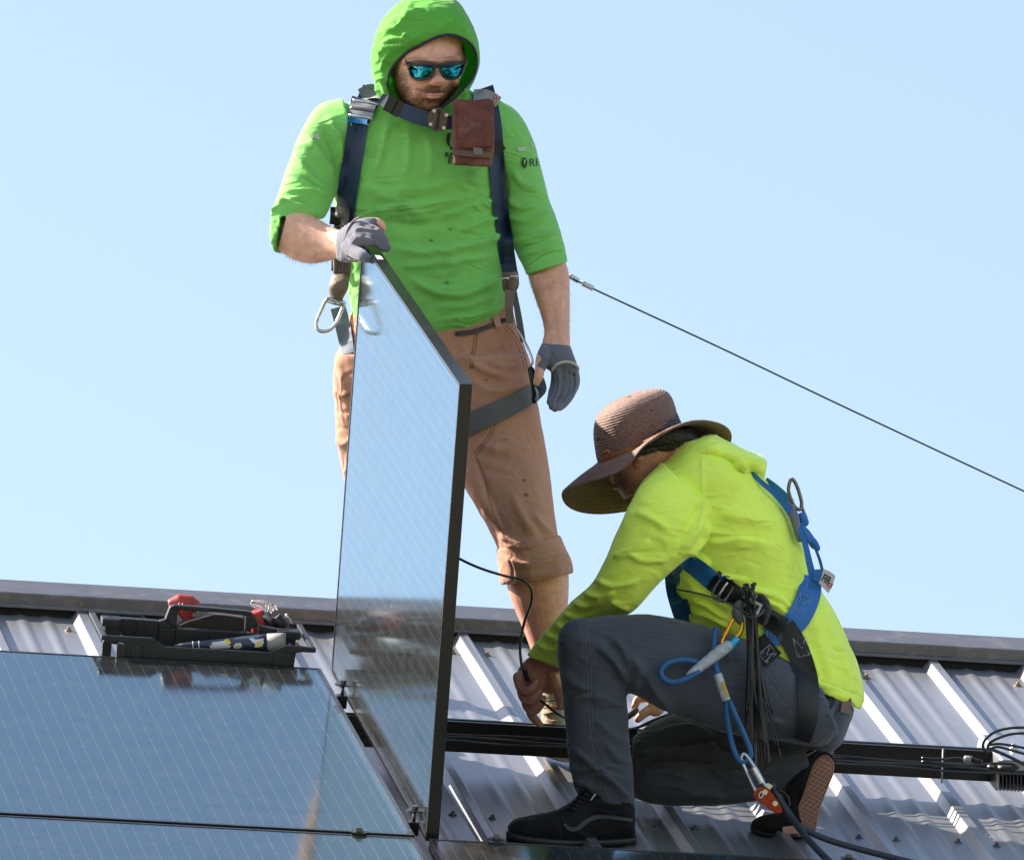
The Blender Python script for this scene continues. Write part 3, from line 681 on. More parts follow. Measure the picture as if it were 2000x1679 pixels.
# continuous body under the clothes
head = loft([(806, 38, 866, 38, 26.06, .045), (784, 56, 890, 56, 26.06, .075), (773, 82, 903, 80, 26.055, .092), (767, 108, 907, 104, 26.05, .098), (766, 134, 905, 128, 26.05, .099),
             (769, 154, 899, 150, 26.045, .097), (775, 173, 890, 168, 26.04, .092), (786, 192, 876, 187, 26.035, .082), (799, 207, 862, 203, 26.03, .068), (812, 217, 850, 214, 26.025, .048)], k=5, n=40, e=2.15)
face = [
 loft([(851, 122, 870, 121, 25.965, .010), (849, 135, 869, 134, 25.955, .018), (846, 148, 870, 147, 25.945, .024), (840, 159, 872, 158, 25.938, .030), (843, 168, 866, 167, 25.940, .022)], 4, 20),
 ball(840, 162, 25.945, 6, 6, .012), ball(868, 161, 25.950, 6, 6, .012), ball(855, 162, 25.925, 9, 7.5, .014),
 loft([(785, 116, 788, 128, 25.975, .012), (815, 111, 818, 124, 25.958, .014), (845, 113, 847, 124, 25.955, .013), (858, 115, 860, 124, 25.956, .010), (880, 111, 880, 122, 25.962, .013), (900, 108, 898, 120, 25.985, .010)], 4, 16),   # brow
 ball(802, 163, 25.990, 22, 16, .026), ball(884, 158, 26.005, 14, 14, .026),        # cheeks
 loft([(826, 183, 828, 188, 25.958, .008), (840, 181, 840, 187, 25.947, .011), (848, 182, 848, 187, 25.945, .011), (860, 181, 860, 186, 25.950, .009), (868, 182, 868, 185, 25.960, .006)], 4, 14),   # upper lip
 loft([(828, 187, 829, 191, 25.957, .007), (840, 187, 841, 194, 25.947, .012), (848, 187, 848, 194, 25.945, .012), (858, 186, 857, 192, 25.950, .010), (866, 185, 866, 188, 25.960, .005)], 4, 14),   # lower lip
 ball(836, 205, 25.985, 22, 13, .030),                                                # chin
 ball(840, 176, 25.965, 26, 8, .016),
]
neck = loft([(800, 190, 880, 190, 26.10, .06), (785, 230, 890, 230, 26.13, .065), (780, 260, 900, 260, 26.14, .07)], 4)
def inner(R, g): return [(a + g, b, c - g, d) + tuple(r[:-1]) + (r[-1] - .02,) for a, b, c, d, *r in R]
core = loft([(700, 250, 940, 250, 26.14, .09), (690, 340, 950, 340, 26.14, .10), (690, 470, 950, 470, 26.14, .10), (705, 600, 960, 600, 26.14, .10), (700, 690, 985, 690, 26.14, .10)], 4)
arm1 = [loft([(668, 230, 700, 320, 26.13, .05), (605, 275, 660, 340, 26.09, .045), (562, 390, 628, 395, 26.01, .045), (545, 455, 600, 412, 25.975, .048)], 4),
        loft([(566, 400, 542, 488, 25.97, .050), (594, 411, 574, 508, 25.955, .053), (622, 428, 606, 515, 25.93, .048), (646, 442, 636, 511, 25.90, .040), (668, 450, 662, 505, 25.86, .032), (690, 445, 686, 505, 25.80, .026)], 5)]
arm2 = [loft([(930, 300, 975, 215, 26.14, .05), (975, 370, 1030, 300, 26.15, .045), (1005, 460, 1075, 440, 26.12, .045), (1027, 512, 1095, 497, 26.09, .044)], 4),
        loft([(1028, 512, 1099, 494, 26.09, .046), (1032, 542, 1111, 535, 26.08, .048), (1044, 580, 1113, 577, 26.06, .044), (1057, 618, 1113, 618, 26.04, .038), (1063, 648, 1113, 648, 26.02, .031), (1059, 670, 1114, 672, 26.0, .028), (1060, 700, 1118, 705, 26.0, .022)], 5)]
bare = [chain([(716, 436, 25.75, 9), (732, 433, 25.745, 8.5), (743, 437, 25.74, 8), (748, 446, 25.735, 6.5)]),
        chain([(1056, 700, 25.96, 10), (1054, 722, 25.955, 9.8), (1052, 736, 25.95, 9.3), (1048, 747, 25.95, 7)])]
leg1 = [loft([(860, 690, 1010, 680, 26.13, .08), (880, 860, 1040, 850, 26.10, .075), (960, 1020, 1070, 1010, 26.0, .06), (985, 1090, 1100, 1080, 25.97, .058)], 4),
        loft([(985, 1080, 1106, 1075, 25.97, .060), (988, 1130, 1111, 1125, 25.96, .064), (998, 1172, 1110, 1172, 25.955, .064), (1016, 1215, 1106, 1218, 25.95, .056), (1033, 1258, 1100, 1262, 25.94, .046), (1048, 1310, 1096, 1314, 25.93, .037), (1055, 1360, 1096, 1362, 25.925, .033)], 5)]
leg2 = [loft([(690, 700, 800, 710, 26.16, .08), (680, 860, 800, 870, 26.25, .075), (710, 1040, 790, 1040, 26.38, .06), (722, 1120, 790, 1120, 26.44, .055), (735, 1220, 780, 1220, 26.50, .035), (736, 1262, 778, 1262, 26.52, .033)], 5)]
P, Q = fuse([head, neck, core] + face + arm1 + arm2 + bare + leg1 + leg2, .0027, 4)
x, y, zz = PX(P); P = smooth_mesh(P, Q, 5, True, ((y < 240) & (y > 60) & (np.abs(x - 846) > 24)).astype(float))
N = normals(P, Q); x, y, zz = PX(P)
C = np.tile(SKINC, (len(P), 1)); nz = noise3(P * 60) * .5 + .5; nf = noise3(P * 220) * .5 + .5
bd = np.maximum.reduce([blob(x, y, 838, 202, 42, 26), blob(x, y, 846, 177, 34, 10), blob(x, y, 785, 172, 20, 34), blob(x, y, 884, 180, 12, 24), blob(x, y, 770, 140, 10, 28)])
bd = np.clip(bd * (zz < 26.12) * (y < 235) * (.55 + .9 * nf), 0, 1); bd *= 1 - blob(x, y, 846, 188, 22, 4.6); bd *= 1 - blob(x, y, 812, 160, 22, 10)
C = mix(C, (.13, .062, .038), bd * .72)
C = mix(C, (.62, .24, .21), blob(x, y, 846, 187.5, 21, 5) * (zz < 26.0) * .8)
C = mix(C, (.16, .07, .05), np.exp(-((y - (187.2 - .02 * (x - 846))) / 1.3) ** 2) * (np.abs(x - 847) < 19) * (zz < 26) * .8)
C = mix(C, (.52, .18, .13), blob(x, y, 856, 160, 14, 9) * .45 * (y < 235))
C = mix(C, (.20, .10, .065), blob(x, y, 815, 117, 24, 5) * .6 * (zz < 26.0)); C = mix(C, (.20, .10, .065), blob(x, y, 884, 115, 18, 5) * .6 * (zz < 26.0))
arms = (x < 680) & (y > 380) & (y < 520); C[arms] = mix(C[arms], (.70, .46, .36), .6 * np.ones(arms.sum()))
C = mix(C, (.50, .21, .15), np.clip(noise3(P * 25) * 1.2, 0, 1) * .5 * (y > 380))
C = mix(C, (.54, .25, .18), .55 * (y > 1060).astype(float)); C = mix(C, (.58, .36, .33), blob(x, y, 1047, 744, 5, 7) * .8)
for ax_, ay_, rx_, ry_ in ((1075, 560, 10, 22), (1090, 610, 8, 26), (600, 480, 26, 8), (640, 492, 14, 7), (1050, 1180, 14, 40)): C = mix(C, (.50, .22, .17), blob(x, y, ax_, ay_, rx_, ry_) * .35)                       # thumb nail
P = P + N * (bd * .0018 * (nf - .4))[:, None]
link('body', qmesh('body', P, Q, C), SKIN, man)
body1 = (P, Q)
def strands(name, P, N, w, count, L_, r_, m, parent, down=.5):
    idx = RNG.choice(len(P), count, p=w / w.sum()); V = []; F = []
    for i in idx:
        p = P[i] + RNG.normal(size=3) * .0012; d = N[i] + np.array([0, 0, -down]) + RNG.normal(size=3) * .35; d /= np.linalg.norm(d); a = np.cross(d, RNG.normal(size=3)); a /= np.linalg.norm(a); b_ = np.cross(d, a); l = L_ * RNG.uniform(.6, 1.3); n = len(V)
        V += [p + a * r_, p - a * r_ * .5 + b_ * r_ * .87, p - a * r_ * .5 - b_ * r_ * .87, p + d * l + a * RNG.normal() * l * .2]; F += [(n, n + 1, n + 3), (n + 1, n + 2, n + 3), (n + 2, n, n + 3)]
    o = link(name, mesh(name, V, F), m, parent); o['kind'] = 'stuff'; return o
HAIRM = mat('brown_beard_hair', (.16, .075, .038), .5, var=.5, vscale=90)
strands('arm_hair', P, N, ((x < 655) & (x > 540) & (y > 405) & (y < 515)) * 1. + ((x > 1025) & (x < 1113) & (y > 520) & (y < 655)) * .6 + 1e-9, 2600, .0075, .00022, mat('fair_arm_hair', (.55, .33, .18), .5), man, .9)
strands('beard', P, N, bd * (zz < 26.06) + 1e-9, 3800, .0075, .00042, HAIRM, man)
# trousers
hips = loft([(683, 610, 1000, 600, 26.14, .118), (676, 645, 1008, 632, 26.14, .128), (660, 690, 1026, 682, 26.15, .135), (652, 740, 1040, 735, 26.15, .135), (690, 790, 1020, 790, 26.14, .11)], 5, 36)
tl1 = loft([(842, 700, 1030, 690, 26.13, .125), (846, 760, 1043, 752, 26.12, .118), (856, 828, 1056, 818, 26.10, .112), (880, 898, 1069, 886, 26.07, .104), (912, 958, 1077, 944, 26.03, .097), (944, 1012, 1083, 1000, 26.0, .090), (966, 1056, 1089, 1044, 25.98, .086), (976, 1088, 1098, 1068, 25.97, .084)], 6, 32)
tl2 = loft([(655, 690, 840, 700, 26.15, .125), (650, 745, 835, 752, 26.17, .118), (654, 800, 830, 820, 26.20, .108), (658, 856, 822, 880, 26.23, .100), (667, 914, 812, 940, 26.27, .092), (684, 985, 800, 1000, 26.33, .084), (700, 1060, 796, 1062, 26.38, .080), (706, 1100, 798, 1100, 26.41, .080)], 6, 32)
cf1 = loft([(970, 1072, 1094, 1046, 25.97, .088), (972, 1090, 1104, 1070, 25.97, .094), (974, 1120, 1116, 1096, 25.965, .096), (977, 1142, 1120, 1118, 25.96, .092)], 4, 32)
cf2 = loft([(700, 1070, 804, 1070, 26.40, .085), (700, 1130, 806, 1130, 26.44, .088)], 4, 32)
P, Q = fuse([hips, tl1, tl2], .0055, 6); N = normals(P, Q)
P = crumple(P, N, .0022, (8, 12, 8)); N = normals(P, Q)
FT = [('s', 9, 5, [(950, 700), (990, 715), (1030, 700)]), ('r', 9, 5, [(905, 690), (940, 720), (1000, 740)]), ('s', 10, 4, [(920, 740), (960, 760), (1030, 745)]), ('r', 12, 4, [(930, 860), (980, 880), (1040, 870)]), ('r', 14, 5, [(900, 900), (930, 960), (965, 1020)]),
      ('s', 12, 6, [(925, 900), (950, 970), (985, 1040)]), ('r', 10, 5, [(1000, 960), (1020, 1010), (1050, 1050)]), ('s', 8, 6, [(975, 1040), (1010, 1058), (1060, 1050)]), ('s', 8, 6, [(985, 1062), (1030, 1068), (1080, 1050)]), ('r', 8, 5, [(1040, 1000), (1060, 1030), (1086, 1045)]),
      ('v', 1.6, 1.6, [(930, 640), (925, 670), (918, 720)]), ('v', 1.6, 1.6, [(968, 815), (960, 850), (930, 890)]), ('v', 1.6, 1.4, [(930, 890), (945, 930), (960, 990), (985, 1050)]), ('v', 1.8, 2, [(985, 635), (1005, 660), (1018, 690), (1024, 720)]),
      ('s', 7, 3, [(652, 760), (665, 770), (680, 765)]), ('r', 8, 3, [(655, 700), (668, 730), (676, 760)]), ('s', 7, 3, [(655, 850), (668, 865), (690, 850)]), ('v', 2, 2, [(652, 800), (668, 806), (690, 802)]), ('v', 2, 2, [(655, 840), (668, 835), (690, 842)])]
P = fold(P, N, FT); P = smooth_mesh(P, Q, 1); trs1 = (P, Q)
tro = link('trousers', qmesh('trousers', P, Q), CANVAS, man)
for nm, L_ in (('a', cf1), ('b', cf2)):
    P, Q = fuse([L_], .005, 4); N = normals(P, Q); P = crumple(P, N, .0030, (10, 10, 10)); P = fold(P, N, [('v', 2, 2.2, [(1000, 1080), (1001, 1110), (1003, 1142)]), ('s', 9, 5, [(985, 1085), (1030, 1100), (1100, 1085)]), ('r', 9, 4, [(1020, 1125), (1060, 1120), (1105, 1110)])])
    link('rolled_cuff', qmesh('rolled_cuff', P, Q), CANVAS, man)
T1t = bvh(trs1); T1a = bvh(shirt1, trs1)
for q in ([(930, 640), (925, 670), (918, 720)], [(934, 640), (930, 672), (922, 720)], [(968, 815), (960, 850), (930, 890)], [(963, 815), (955, 848), (926, 886)], [(930, 892), (945, 930), (960, 990), (985, 1050)], [(985, 640), (1005, 665), (1018, 695), (1026, 725)], [(990, 636), (1010, 660), (1023, 690), (1031, 722)], [(652, 762), (668, 772), (684, 768)], [(652, 766), (668, 776), (684, 772)]): seam(q, T1t, TH_T, tro)
# belt line
strap_obj('belt', [(890, 652, 9), (930, 646, 9), (988, 624, 9)], T1t, mat('dark_belt', (.02, .02, .025), .5), man, off=.003, th=.003, nx=4)
strap_obj('belt_loop', [(968, 618, 12), (975, 640, 12)], T1t, CANVAS, man, off=.007, th=.002, nx=3)
# hood: shell from the face opening round to the back of the head
OP = [(884, 69), (909, 78), (924, 92), (931, 112), (930, 134), (922, 155), (908, 172), (890, 190), (868, 206), (842, 222), (812, 222), (785, 208), (767, 192), (757, 170), (760, 146), (768, 130), (780, 116), (797, 101), (815, 92), (835, 81), (860, 71)]
OS = [(892, 3), (915, 36), (930, 70), (937, 108), (935, 134), (926, 158), (915, 178), (900, 200), (880, 225), (842, 245), (800, 240), (768, 215), (744, 190), (730, 160), (725, 126), (726, 96), (733, 68), (748, 38), (775, 8), (812, -6), (852, -9)]
OPz = [25.955, 25.97, 25.99, 26.0, 26.0, 25.995, 25.985, 25.975, 25.965, 25.975, 25.985, 25.985, 25.985, 25.985, 25.985, 25.98, 25.975, 25.965, 25.955, 25.950, 25.950]
A = spline(np.c_[np.array(OP, float), OPz], 5, True); B = spline(np.array(OS, float), 5, True); nA = len(A); rings = []
bk = np.array([838., 105.])
for s in np.linspace(0, 1, 26):
    t = s * math.pi * .98; zc = 26.07
    if s < .42:                                     # rim bulging out to the widest line
        q = s / .42; w_ = math.sin(q * math.pi / 2)
        xy = A[:, :2] * (1 - w_) + B * w_; z = A[:, 2] * (1 - q) ** 1.0 + zc * (1 - (1 - q)); z = A[:, 2] + (zc - A[:, 2]) * (1 - math.cos(q * math.pi / 2))
    else:
        q = (s - .42) / .58; xy = B * math.cos(q * math.pi / 2 * .97) + bk * (1 - math.cos(q * math.pi / 2 * .97)); z = zc + .135 * math.sin(q * math.pi / 2) * np.ones(nA)
    rings.append(W(xy[:, 0], xy[:, 1], z))
P = np.vstack(rings); m = len(rings)
Q = np.array([(i * nA + j, (i + 1) * nA + j, (i + 1) * nA + (j + 1) % nA, i * nA + (j + 1) % nA) for i in range(m - 1) for j in range(nA)])
def refine(P, Q, n):
    me = qmesh('t', P, Q); bm = bmesh.new(); bm.from_mesh(me)
    for _ in range(n):
        bmesh.ops.subdivide_edges(bm, edges=bm.edges, cuts=1, use_grid_fill=True, smooth=0.0)
    me2 = bpy.data.meshes.new('t'); bm.to_mesh(me2); bm.free(); bpy.data.meshes.remove(me)
    P2 = np.array([v.co[:] for v in me2.vertices]); Q2 = np.array([list(p.vertices) for p in me2.polygons]); bpy.data.meshes.remove(me2); return P2, Q2
P, Q = refine(P, Q, 1); N = normals(P, Q); d = P - W(838, 110, 26.08)
if ((N * d).sum(1)).mean() < 0: Q = Q[:, ::-1]; N = -N
x, y, zz = PX(P); rim = np.min(np.hypot(x[:, None] - A[None, :, 0], y[:, None] - A[None, :, 1]), 1); mk = np.clip(rim / 14, 0, 1)
P = P + N * ((crumple(P, N, .0030, (14, 14, 14)) - P) * N).sum(1)[:, None] * mk[:, None]
FH = [('s', 9, 8, [(745, 60), (775, 55), (800, 30), (830, 15)]), ('r', 7, 6, [(740, 95), (765, 80), (790, 75), (815, 55)]), ('s', 8, 7, [(735, 120), (755, 95), (790, 85), (830, 65)]), ('r', 6, 5, [(745, 140), (755, 115), (770, 100)]), ('s', 6, 5, [(735, 150), (748, 160), (762, 185)]),
      ('r', 6, 4, [(760, 50), (790, 30), (805, 5)]), ('s', 7, 4, [(850, 50), (890, 45), (915, 60)]), ('r', 7, 4, [(790, 60), (800, 75), (830, 72)]), ('s', 6, 5, [(732, 165), (745, 185), (765, 205)]), ('r', 6, 4, [(900, 165), (905, 185), (890, 205)])]
P = fold(P, N, FH); hoodme = qmesh('hood', P, Q)
o = link('hood', hoodme, GREENTHIN, man); md = o.modifiers.new('s', 'SOLIDIFY'); md.thickness = .0022; md.offset = -1
V, F = tube_geo(np.vstack([W(A[:, 0], A[:, 1], A[:, 2]), W(A[:2, 0], A[:2, 1], A[:2, 2])]), .0034, 8); link('hood_binding', mesh('hood_binding', V, F), mat('dark_binding', (.018, .018, .035), .7), o)
hoodT = bvh((P, Q))
# collar between hood and shirt
P, Q = fuse([loft([(772, 200, 905, 195, 26.10, .085), (742, 212, 925, 205, 26.12, .095), (705, 225, 950, 222, 26.13, .10)], 4, 32)], .005, 4); N = normals(P, Q)
P = crumple(P, N, .003, (12, 12, 12)); P = fold(P, N, [('s', 7, 6, [(800, 235), (850, 228), (890, 205)]), ('s', 6, 5, [(870, 235), (905, 215), (925, 190)])]); link('collar', qmesh('collar', P, Q), GREEN, man)

# sunglasses
sg = empty('sunglasses', W(856, 140, 25.93)); sg.parent = man; sg.matrix_basis = world_of(man).inverted() @ Matrix.Translation(Vector(W(856, 140, 25.93)))
DK = mat('matt_black_plastic', (.012, .012, .016), .35)
def gz_(x_): return 25.918 + .000020 * (x_ - 856) ** 2 * .6
fr = MB()
def arcpoly(P_, r): return spline(np.array(P_, float), 6, True)
LL = [(799, 129), (822, 127), (846, 130), (847, 139), (839, 150), (826, 155.5), (812, 155), (803, 149), (800, 139)]
LR = [(861, 131), (882, 127), (905, 125), (905, 136), (900, 147), (889, 154), (876, 154.5), (866, 149), (861, 140)]
for Lp in (LL, LR):
    S = spline(np.array(Lp, float), 6, True); C_ = W(S[:, 0], S[:, 1], gz_(S[:, 0])); C_ = np.vstack([C_, C_[:2]]); V, F = tube_geo(C_, .0030, 8); fr.add(V, F)
for pl in ([(795, 124), (820, 124), (846, 127), (861, 127), (884, 124), (912, 121)], [(796, 126), (800, 128), (800, 134)], [(847, 133), (854, 131), (861, 134)], [(911, 122), (908, 127), (906, 133)]):
    S = spline(np.array(pl, float), 6); V, F = tube_geo(W(S[:, 0], S[:, 1], gz_(S[:, 0]) - .0006), .0036, 8); fr.add(V, F)
for pl in ([(911, 122, 25.935), (907, 104, 25.99), (902, 84, 26.05)], [(795, 124, 25.94), (788, 117, 25.985), (776, 112, 26.05)]):
    S = spline(np.array(pl, float), 6); V, F = tube_geo(W(S[:, 0], S[:, 1], S[:, 2]), .0030, 8); fr.add(V, F)
link('glasses_frame', mesh('glasses_frame', fr.v, fr.f), DK, sg)
lm, nt, b = M_('mirrored_blue_lens'); L = nt.links.new
tc = node(nt, 'ShaderNodeTexCoord'); n = node(nt, 'ShaderNodeTexNoise', Scale=60., Detail=5., Distortion=2.); L(tc.outputs['Object'], n.inputs[0]); cr = node(nt, 'ShaderNodeValToRGB'); L(n.outputs[0], cr.inputs[0])
cr.color_ramp.elements[0].position = .35; cr.color_ramp.elements[0].color = (.006, .02, .10, 1); cr.color_ramp.elements[1].position = .6; cr.color_ramp.elements[1].color = (.008, .20, .20, 1)
L(cr.outputs[0], b.inputs['Base Color']); b.inputs['Metallic'].default_value = 1; b.inputs['Roughness'].default_value = .08
for Lp in (LL, LR):
    S = spline(np.array(Lp, float), 6, True); c0 = S.mean(0); V = [W(c0[0], c0[1], gz_(c0[0]) - .004)]; n0 = len(S); F = []
    for q in (.5, 1.): V += list(W(c0[0] + (S[:, 0] - c0[0]) * q, c0[1] + (S[:, 1] - c0[1]) * q, gz_(S[:, 0]) - .004 * (1 - q * q)))
    for j in range(n0): k2 = (j + 1) % n0; F += [(0, 1 + j, 1 + k2), (1 + j, 1 + n0 + j, 1 + n0 + k2, 1 + k2)]
    o = link('lens', mesh('lens', V, F), lm, sg); o.modifiers.new('s', 'SOLIDIFY').thickness = .0012

# gloves
palm = loft([(668, 446, 664, 509, 25.80, .032), (684, 434, 682, 512, 25.775, .036), (702, 427, 700, 509, 25.755, .036), (722, 430, 714, 492, 25.745, .032), (732, 438, 722, 478, 25.74, .026)], 5)
g1 = [palm, chain([(700, 440, 25.755, 12), (717, 436, 25.745, 11), (728, 434, 25.74, 10)]), chain([(706, 450, 25.74, 13), (728, 452, 25.715, 12.5), (744, 464, 25.70, 11), (752, 477, 25.70, 9.5), (756, 485, 25.70, 8)]),
      chain([(700, 462, 25.73, 12), (722, 466, 25.705, 11), (738, 474, 25.70, 9.5), (747, 484, 25.70, 8)]), chain([(694, 470, 25.72, 12), (710, 470, 25.70, 10.5), (722, 474, 25.695, 9)]),
      chain([(680, 482, 25.74, 14), (696, 494, 25.70, 13), (709, 500, 25.665, 11.5), (716, 504, 25.655, 9)]), chain([(712, 500, 25.665, 8), (724, 507, 25.66, 7), (731, 511, 25.66, 5)])]
P, Q = fuse(g1, .0030, 3); N = normals(P, Q); P = crumple(P, N, .0014, (24, 24, 24)); P = fold(P, N, [('r', 4, 3, [(690, 452), (710, 446), (735, 452)]), ('v', 3, 3, [(695, 462), (715, 458), (740, 470)]), ('s', 4, 3, [(686, 475), (700, 462), (712, 464)]), ('v', 3, 3, [(700, 438), (720, 443), (735, 445)])])
gl1 = link('glove', qmesh('glove', P, Q), GLOVE, man)
P, Q = fuse([loft([(657, 462, 657, 500, 25.855, .036), (660, 452, 659, 507, 25.845, .0385), (678, 438, 677, 513, 25.80, .040), (684, 436, 683, 512, 25.79, .036)], 4)], .003, 2); N = normals(P, Q); x, y, _ = PX(P)
P = P + N * (.0010 * np.sin(y * 1.5))[:, None]; link('glove_cuff', qmesh('glove_cuff', P, Q), GLOVE, gl1)
RIMM = fabric('pale_glove_hem', (.42, .42, .38), .9)
ptube('glove_hem', [(703, 424, 25.73), (690, 432, 25.745), (678, 452, 25.755), (675, 476, 25.76), (677, 496, 25.755), (686, 508, 25.745), (698, 510, 25.735)], .0026, fabric('glove_hem_grey', (.17, .165, .18), .9), gl1)
g2 = [loft([(1058, 670, 1114, 675, 26.0, .031), (1050, 690, 1121, 694, 25.99, .030), (1053, 708, 1127, 712, 25.985, .027), (1078, 728, 1129, 730, 25.985, .022)], 5, 28, 2.4),
      chain([(1064, 688, 25.97, 13), (1058, 702, 25.962, 11.5), (1056, 717, 25.957, 11)]),
      chain([(1090, 722, 25.97, 10.5), (1093, 748, 25.965, 10), (1089, 768, 25.945, 9), (1080, 785, 25.925, 8.5), (1079, 794, 25.92, 7.5)]),
      chain([(1104, 724, 25.975, 10), (1108, 752, 25.97, 9.5), (1102, 774, 25.95, 8.8), (1090, 792, 25.93, 8), (1084, 798, 25.925, 7)]),
      chain([(1116, 724, 25.985, 9.5), (1120, 752, 25.98, 9), (1113, 773, 25.96, 8.3), (1100, 790, 25.945, 7.5), (1094, 796, 25.94, 6.5)]),
      chain([(1122, 724, 26.0, 8.5), (1125, 746, 25.995, 8), (1119, 764, 25.98, 7), (1110, 776, 25.97, 6)]),
      chain([(1086, 720, 25.99, 10), (1085, 745, 25.99, 9.5), (1079, 768, 25.965, 8.5), (1075, 785, 25.945, 7.5)])]
P, Q = fuse(g2, .0024, 2); N = normals(P, Q); P = crumple(P, N, .0010, (22, 22, 22)); N = normals(P, Q); P = fold(P, N, [('v', 2.2, 3, [(1097, 722), (1100, 750), (1095, 772), (1083, 794)]), ('v', 2.2, 3, [(1110, 722), (1114, 752), (1107, 773), (1094, 792)]), ('v', 2.2, 3, [(1119, 724), (1123, 750), (1114, 770)]), ('v', 2, 2.4, [(1084, 724), (1088, 748), (1084, 768), (1076, 786)]), ('v', 1.2, 1.2, [(1068, 674), (1080, 694), (1088, 705)]), ('s', 4, 2, [(1054, 690), (1066, 694), (1070, 712)])]); gl2 = link('glove', qmesh('glove', P, Q), GLOVE, man)
ptube('glove_hem', [(1078, 724, 25.955), (1086, 713, 25.945), (1100, 707, 25.945), (1116, 708, 25.95), (1127, 715, 25.965), (1130, 721, 25.985)], .0030, RIMM, gl2)
# shoes
def shoe_far(name, dx, dy, dz):
    up = [loft([(1052 + dx, 1345 + dy, 1098 + dx, 1345 + dy, 25.93 + dz, .042), (1056 + dx, 1375 + dy, 1102 + dx, 1375 + dy, 25.92 + dz, .050), (1058 + dx, 1410 + dy, 1112 + dx, 1412 + dy, 25.90 + dz, .062), (1064 + dx, 1445 + dy, 1122 + dx, 1448 + dy, 25.87 + dz, .065), (1078 + dx, 1468 + dy, 1128 + dx, 1470 + dy, 25.85 + dz, .05)], 5)]
    P, Q = fuse(up, .004, 3); N = normals(P, Q); P = crumple(P, N, .0022, (20, 20, 20))
    P = fold(P, N, [('s', 4, 4, [(1062 + dx, 1372 + dy), (1080 + dx, 1380 + dy), (1098 + dx, 1376 + dy)]), ('s', 4, 4, [(1060 + dx, 1388 + dy), (1080 + dx, 1396 + dy), (1100 + dx, 1390 + dy)]), ('s', 4, 4, [(1064 + dx, 1402 + dy), (1085 + dx, 1410 + dy), (1105 + dx, 1405 + dy)])])
    s = link(name, qmesh(name, P, Q), fabric('tan_camouflage_shoe', (.30, .235, .165), .85, weave=300, bump=.5, var=.35, stain=((.08, .07, .05), .8)), man)
    P, Q = fuse([loft([(1068 + dx, 1458 + dy, 1068 + dx, 1478 + dy, 25.90 + dz, .05), (1092 + dx, 1468 + dy, 1092 + dx, 1486 + dy, 25.87 + dz, .06), (1118 + dx, 1472 + dy, 1118 + dx, 1490 + dy, 25.85 + dz, .05), (1132 + dx, 1478 + dy, 1130 + dx, 1490 + dy, 25.845 + dz, .03)], 5)], .004, 2)
    link('sole', qmesh('sole', P, Q), mat('pale_sole', (.35, .29, .22), .7), s)
    for k, yy in enumerate((1368, 1380, 1393)):
        ptube('lace', [(1062 + dx, yy + 2 + dy, 25.868 + dz - .006 * k), (1078 + dx, yy - 1 + dy, 25.858 + dz - .006 * k), (1094 + dx, yy + 1 + dy, 25.866 + dz - .006 * k)], .0022, mat('orange_lace', (.55, .20, .05), .7) if k == 1 else mat('dark_lace', (.03, .03, .03), .7), s)
shoe_far('shoe', 0, 0, 0); shoe_far('shoe', -322, -88, .60)

# fall-arrest harness
hn = empty('harness', W(820, 300, 26.0)); hn.parent = man; hn.matrix_basis = world_of(man).inverted() @ Matrix.Translation(Vector(W(820, 300, 26.0)))
strap_obj('shoulder_strap', [(730, 176, 46), (714, 206, 42), (700, 240, 41), (691, 300, 39), (681, 360, 38), (673, 420, 36), (667, 470, 36), (664, 530, 34)], T1a, NAVY, hn, off=.004, th=.003)
strap_obj('shoulder_pad', [(748, 182, 22), (724, 178, 28), (704, 186, 24)], T1a, mat('grey_mesh_pad', (.12, .14, .17), .5, bump=.6, bscale=900), hn, off=.010, th=.006, nx=6)
strap_obj('strap_buckle', [(712, 194, 50), (708, 208, 50), (703, 226, 48)], T1a, DARKSTEEL, hn, off=.010, th=.006, nx=4)
for yy, ww in ((199, 44), (214, 46), (228, 44)):
    ptube('buckle_bar', [(712 - (yy - 199) * .25 - ww / 2, yy - 3, 25.955), (712 - (yy - 199) * .25, yy, 25.945), (712 - (yy - 199) * .25 + ww / 2, yy + 4, 25.950)], .0040, STEEL if yy != 214 else DARKSTEEL, hn)
strap_obj('tape', [(699, 226, 40), (697, 241, 38)], T1a, TAPE, hn, off=.014, th=.002)
strap_obj('chest_strap', [(744, 190, 26), (770, 208, 28), (800, 222, 30), (830, 232, 30), (858, 238, 30), (885, 240, 26)], None, NAVY, hn, off=.0, th=.003, zfix=[26.0, 25.972, 25.957, 25.948, 25.95, 25.96])
for xx, yy, w_ in ((762, 204, 16), (776, 212, 14)):
    strap_obj('strap_keeper', [(xx - w_ / 2, yy - 4, 32), (xx + w_ / 2, yy + 4, 32)], None, RUBBER, hn, off=.0, th=.004, zfix=[25.972, 25.962])
strap_obj('shoulder_strap', [(944, 172, 40), (958, 215, 34), (966, 262, 31), (971, 330, 30), (977, 400, 29), (984, 450, 29), (991, 500, 30), (998, 545, 30)], T1a, NAVY, hn, off=.004, th=.003)
strap_obj('shoulder_pad', [(925, 186, 22), (950, 188, 26), (974, 200, 22)], T1a, mat('silver_grey_pad', (.22, .24, .30), .45, bump=.6, bscale=700), hn, off=.014, th=.008, nx=6)
strap_obj('strap_keeper', [(964, 284, 36), (972, 300, 36)], T1a, RUBBER, hn, off=.008, th=.004)
for xx in (965, 970):
    ptube('webbing_edge', [(xx, 184, 25.99), (xx + 3, 196, 25.985), (xx - 4, 208, 25.98)], .0022, mat('copper_web', (.42, .24, .16), .6), hn)
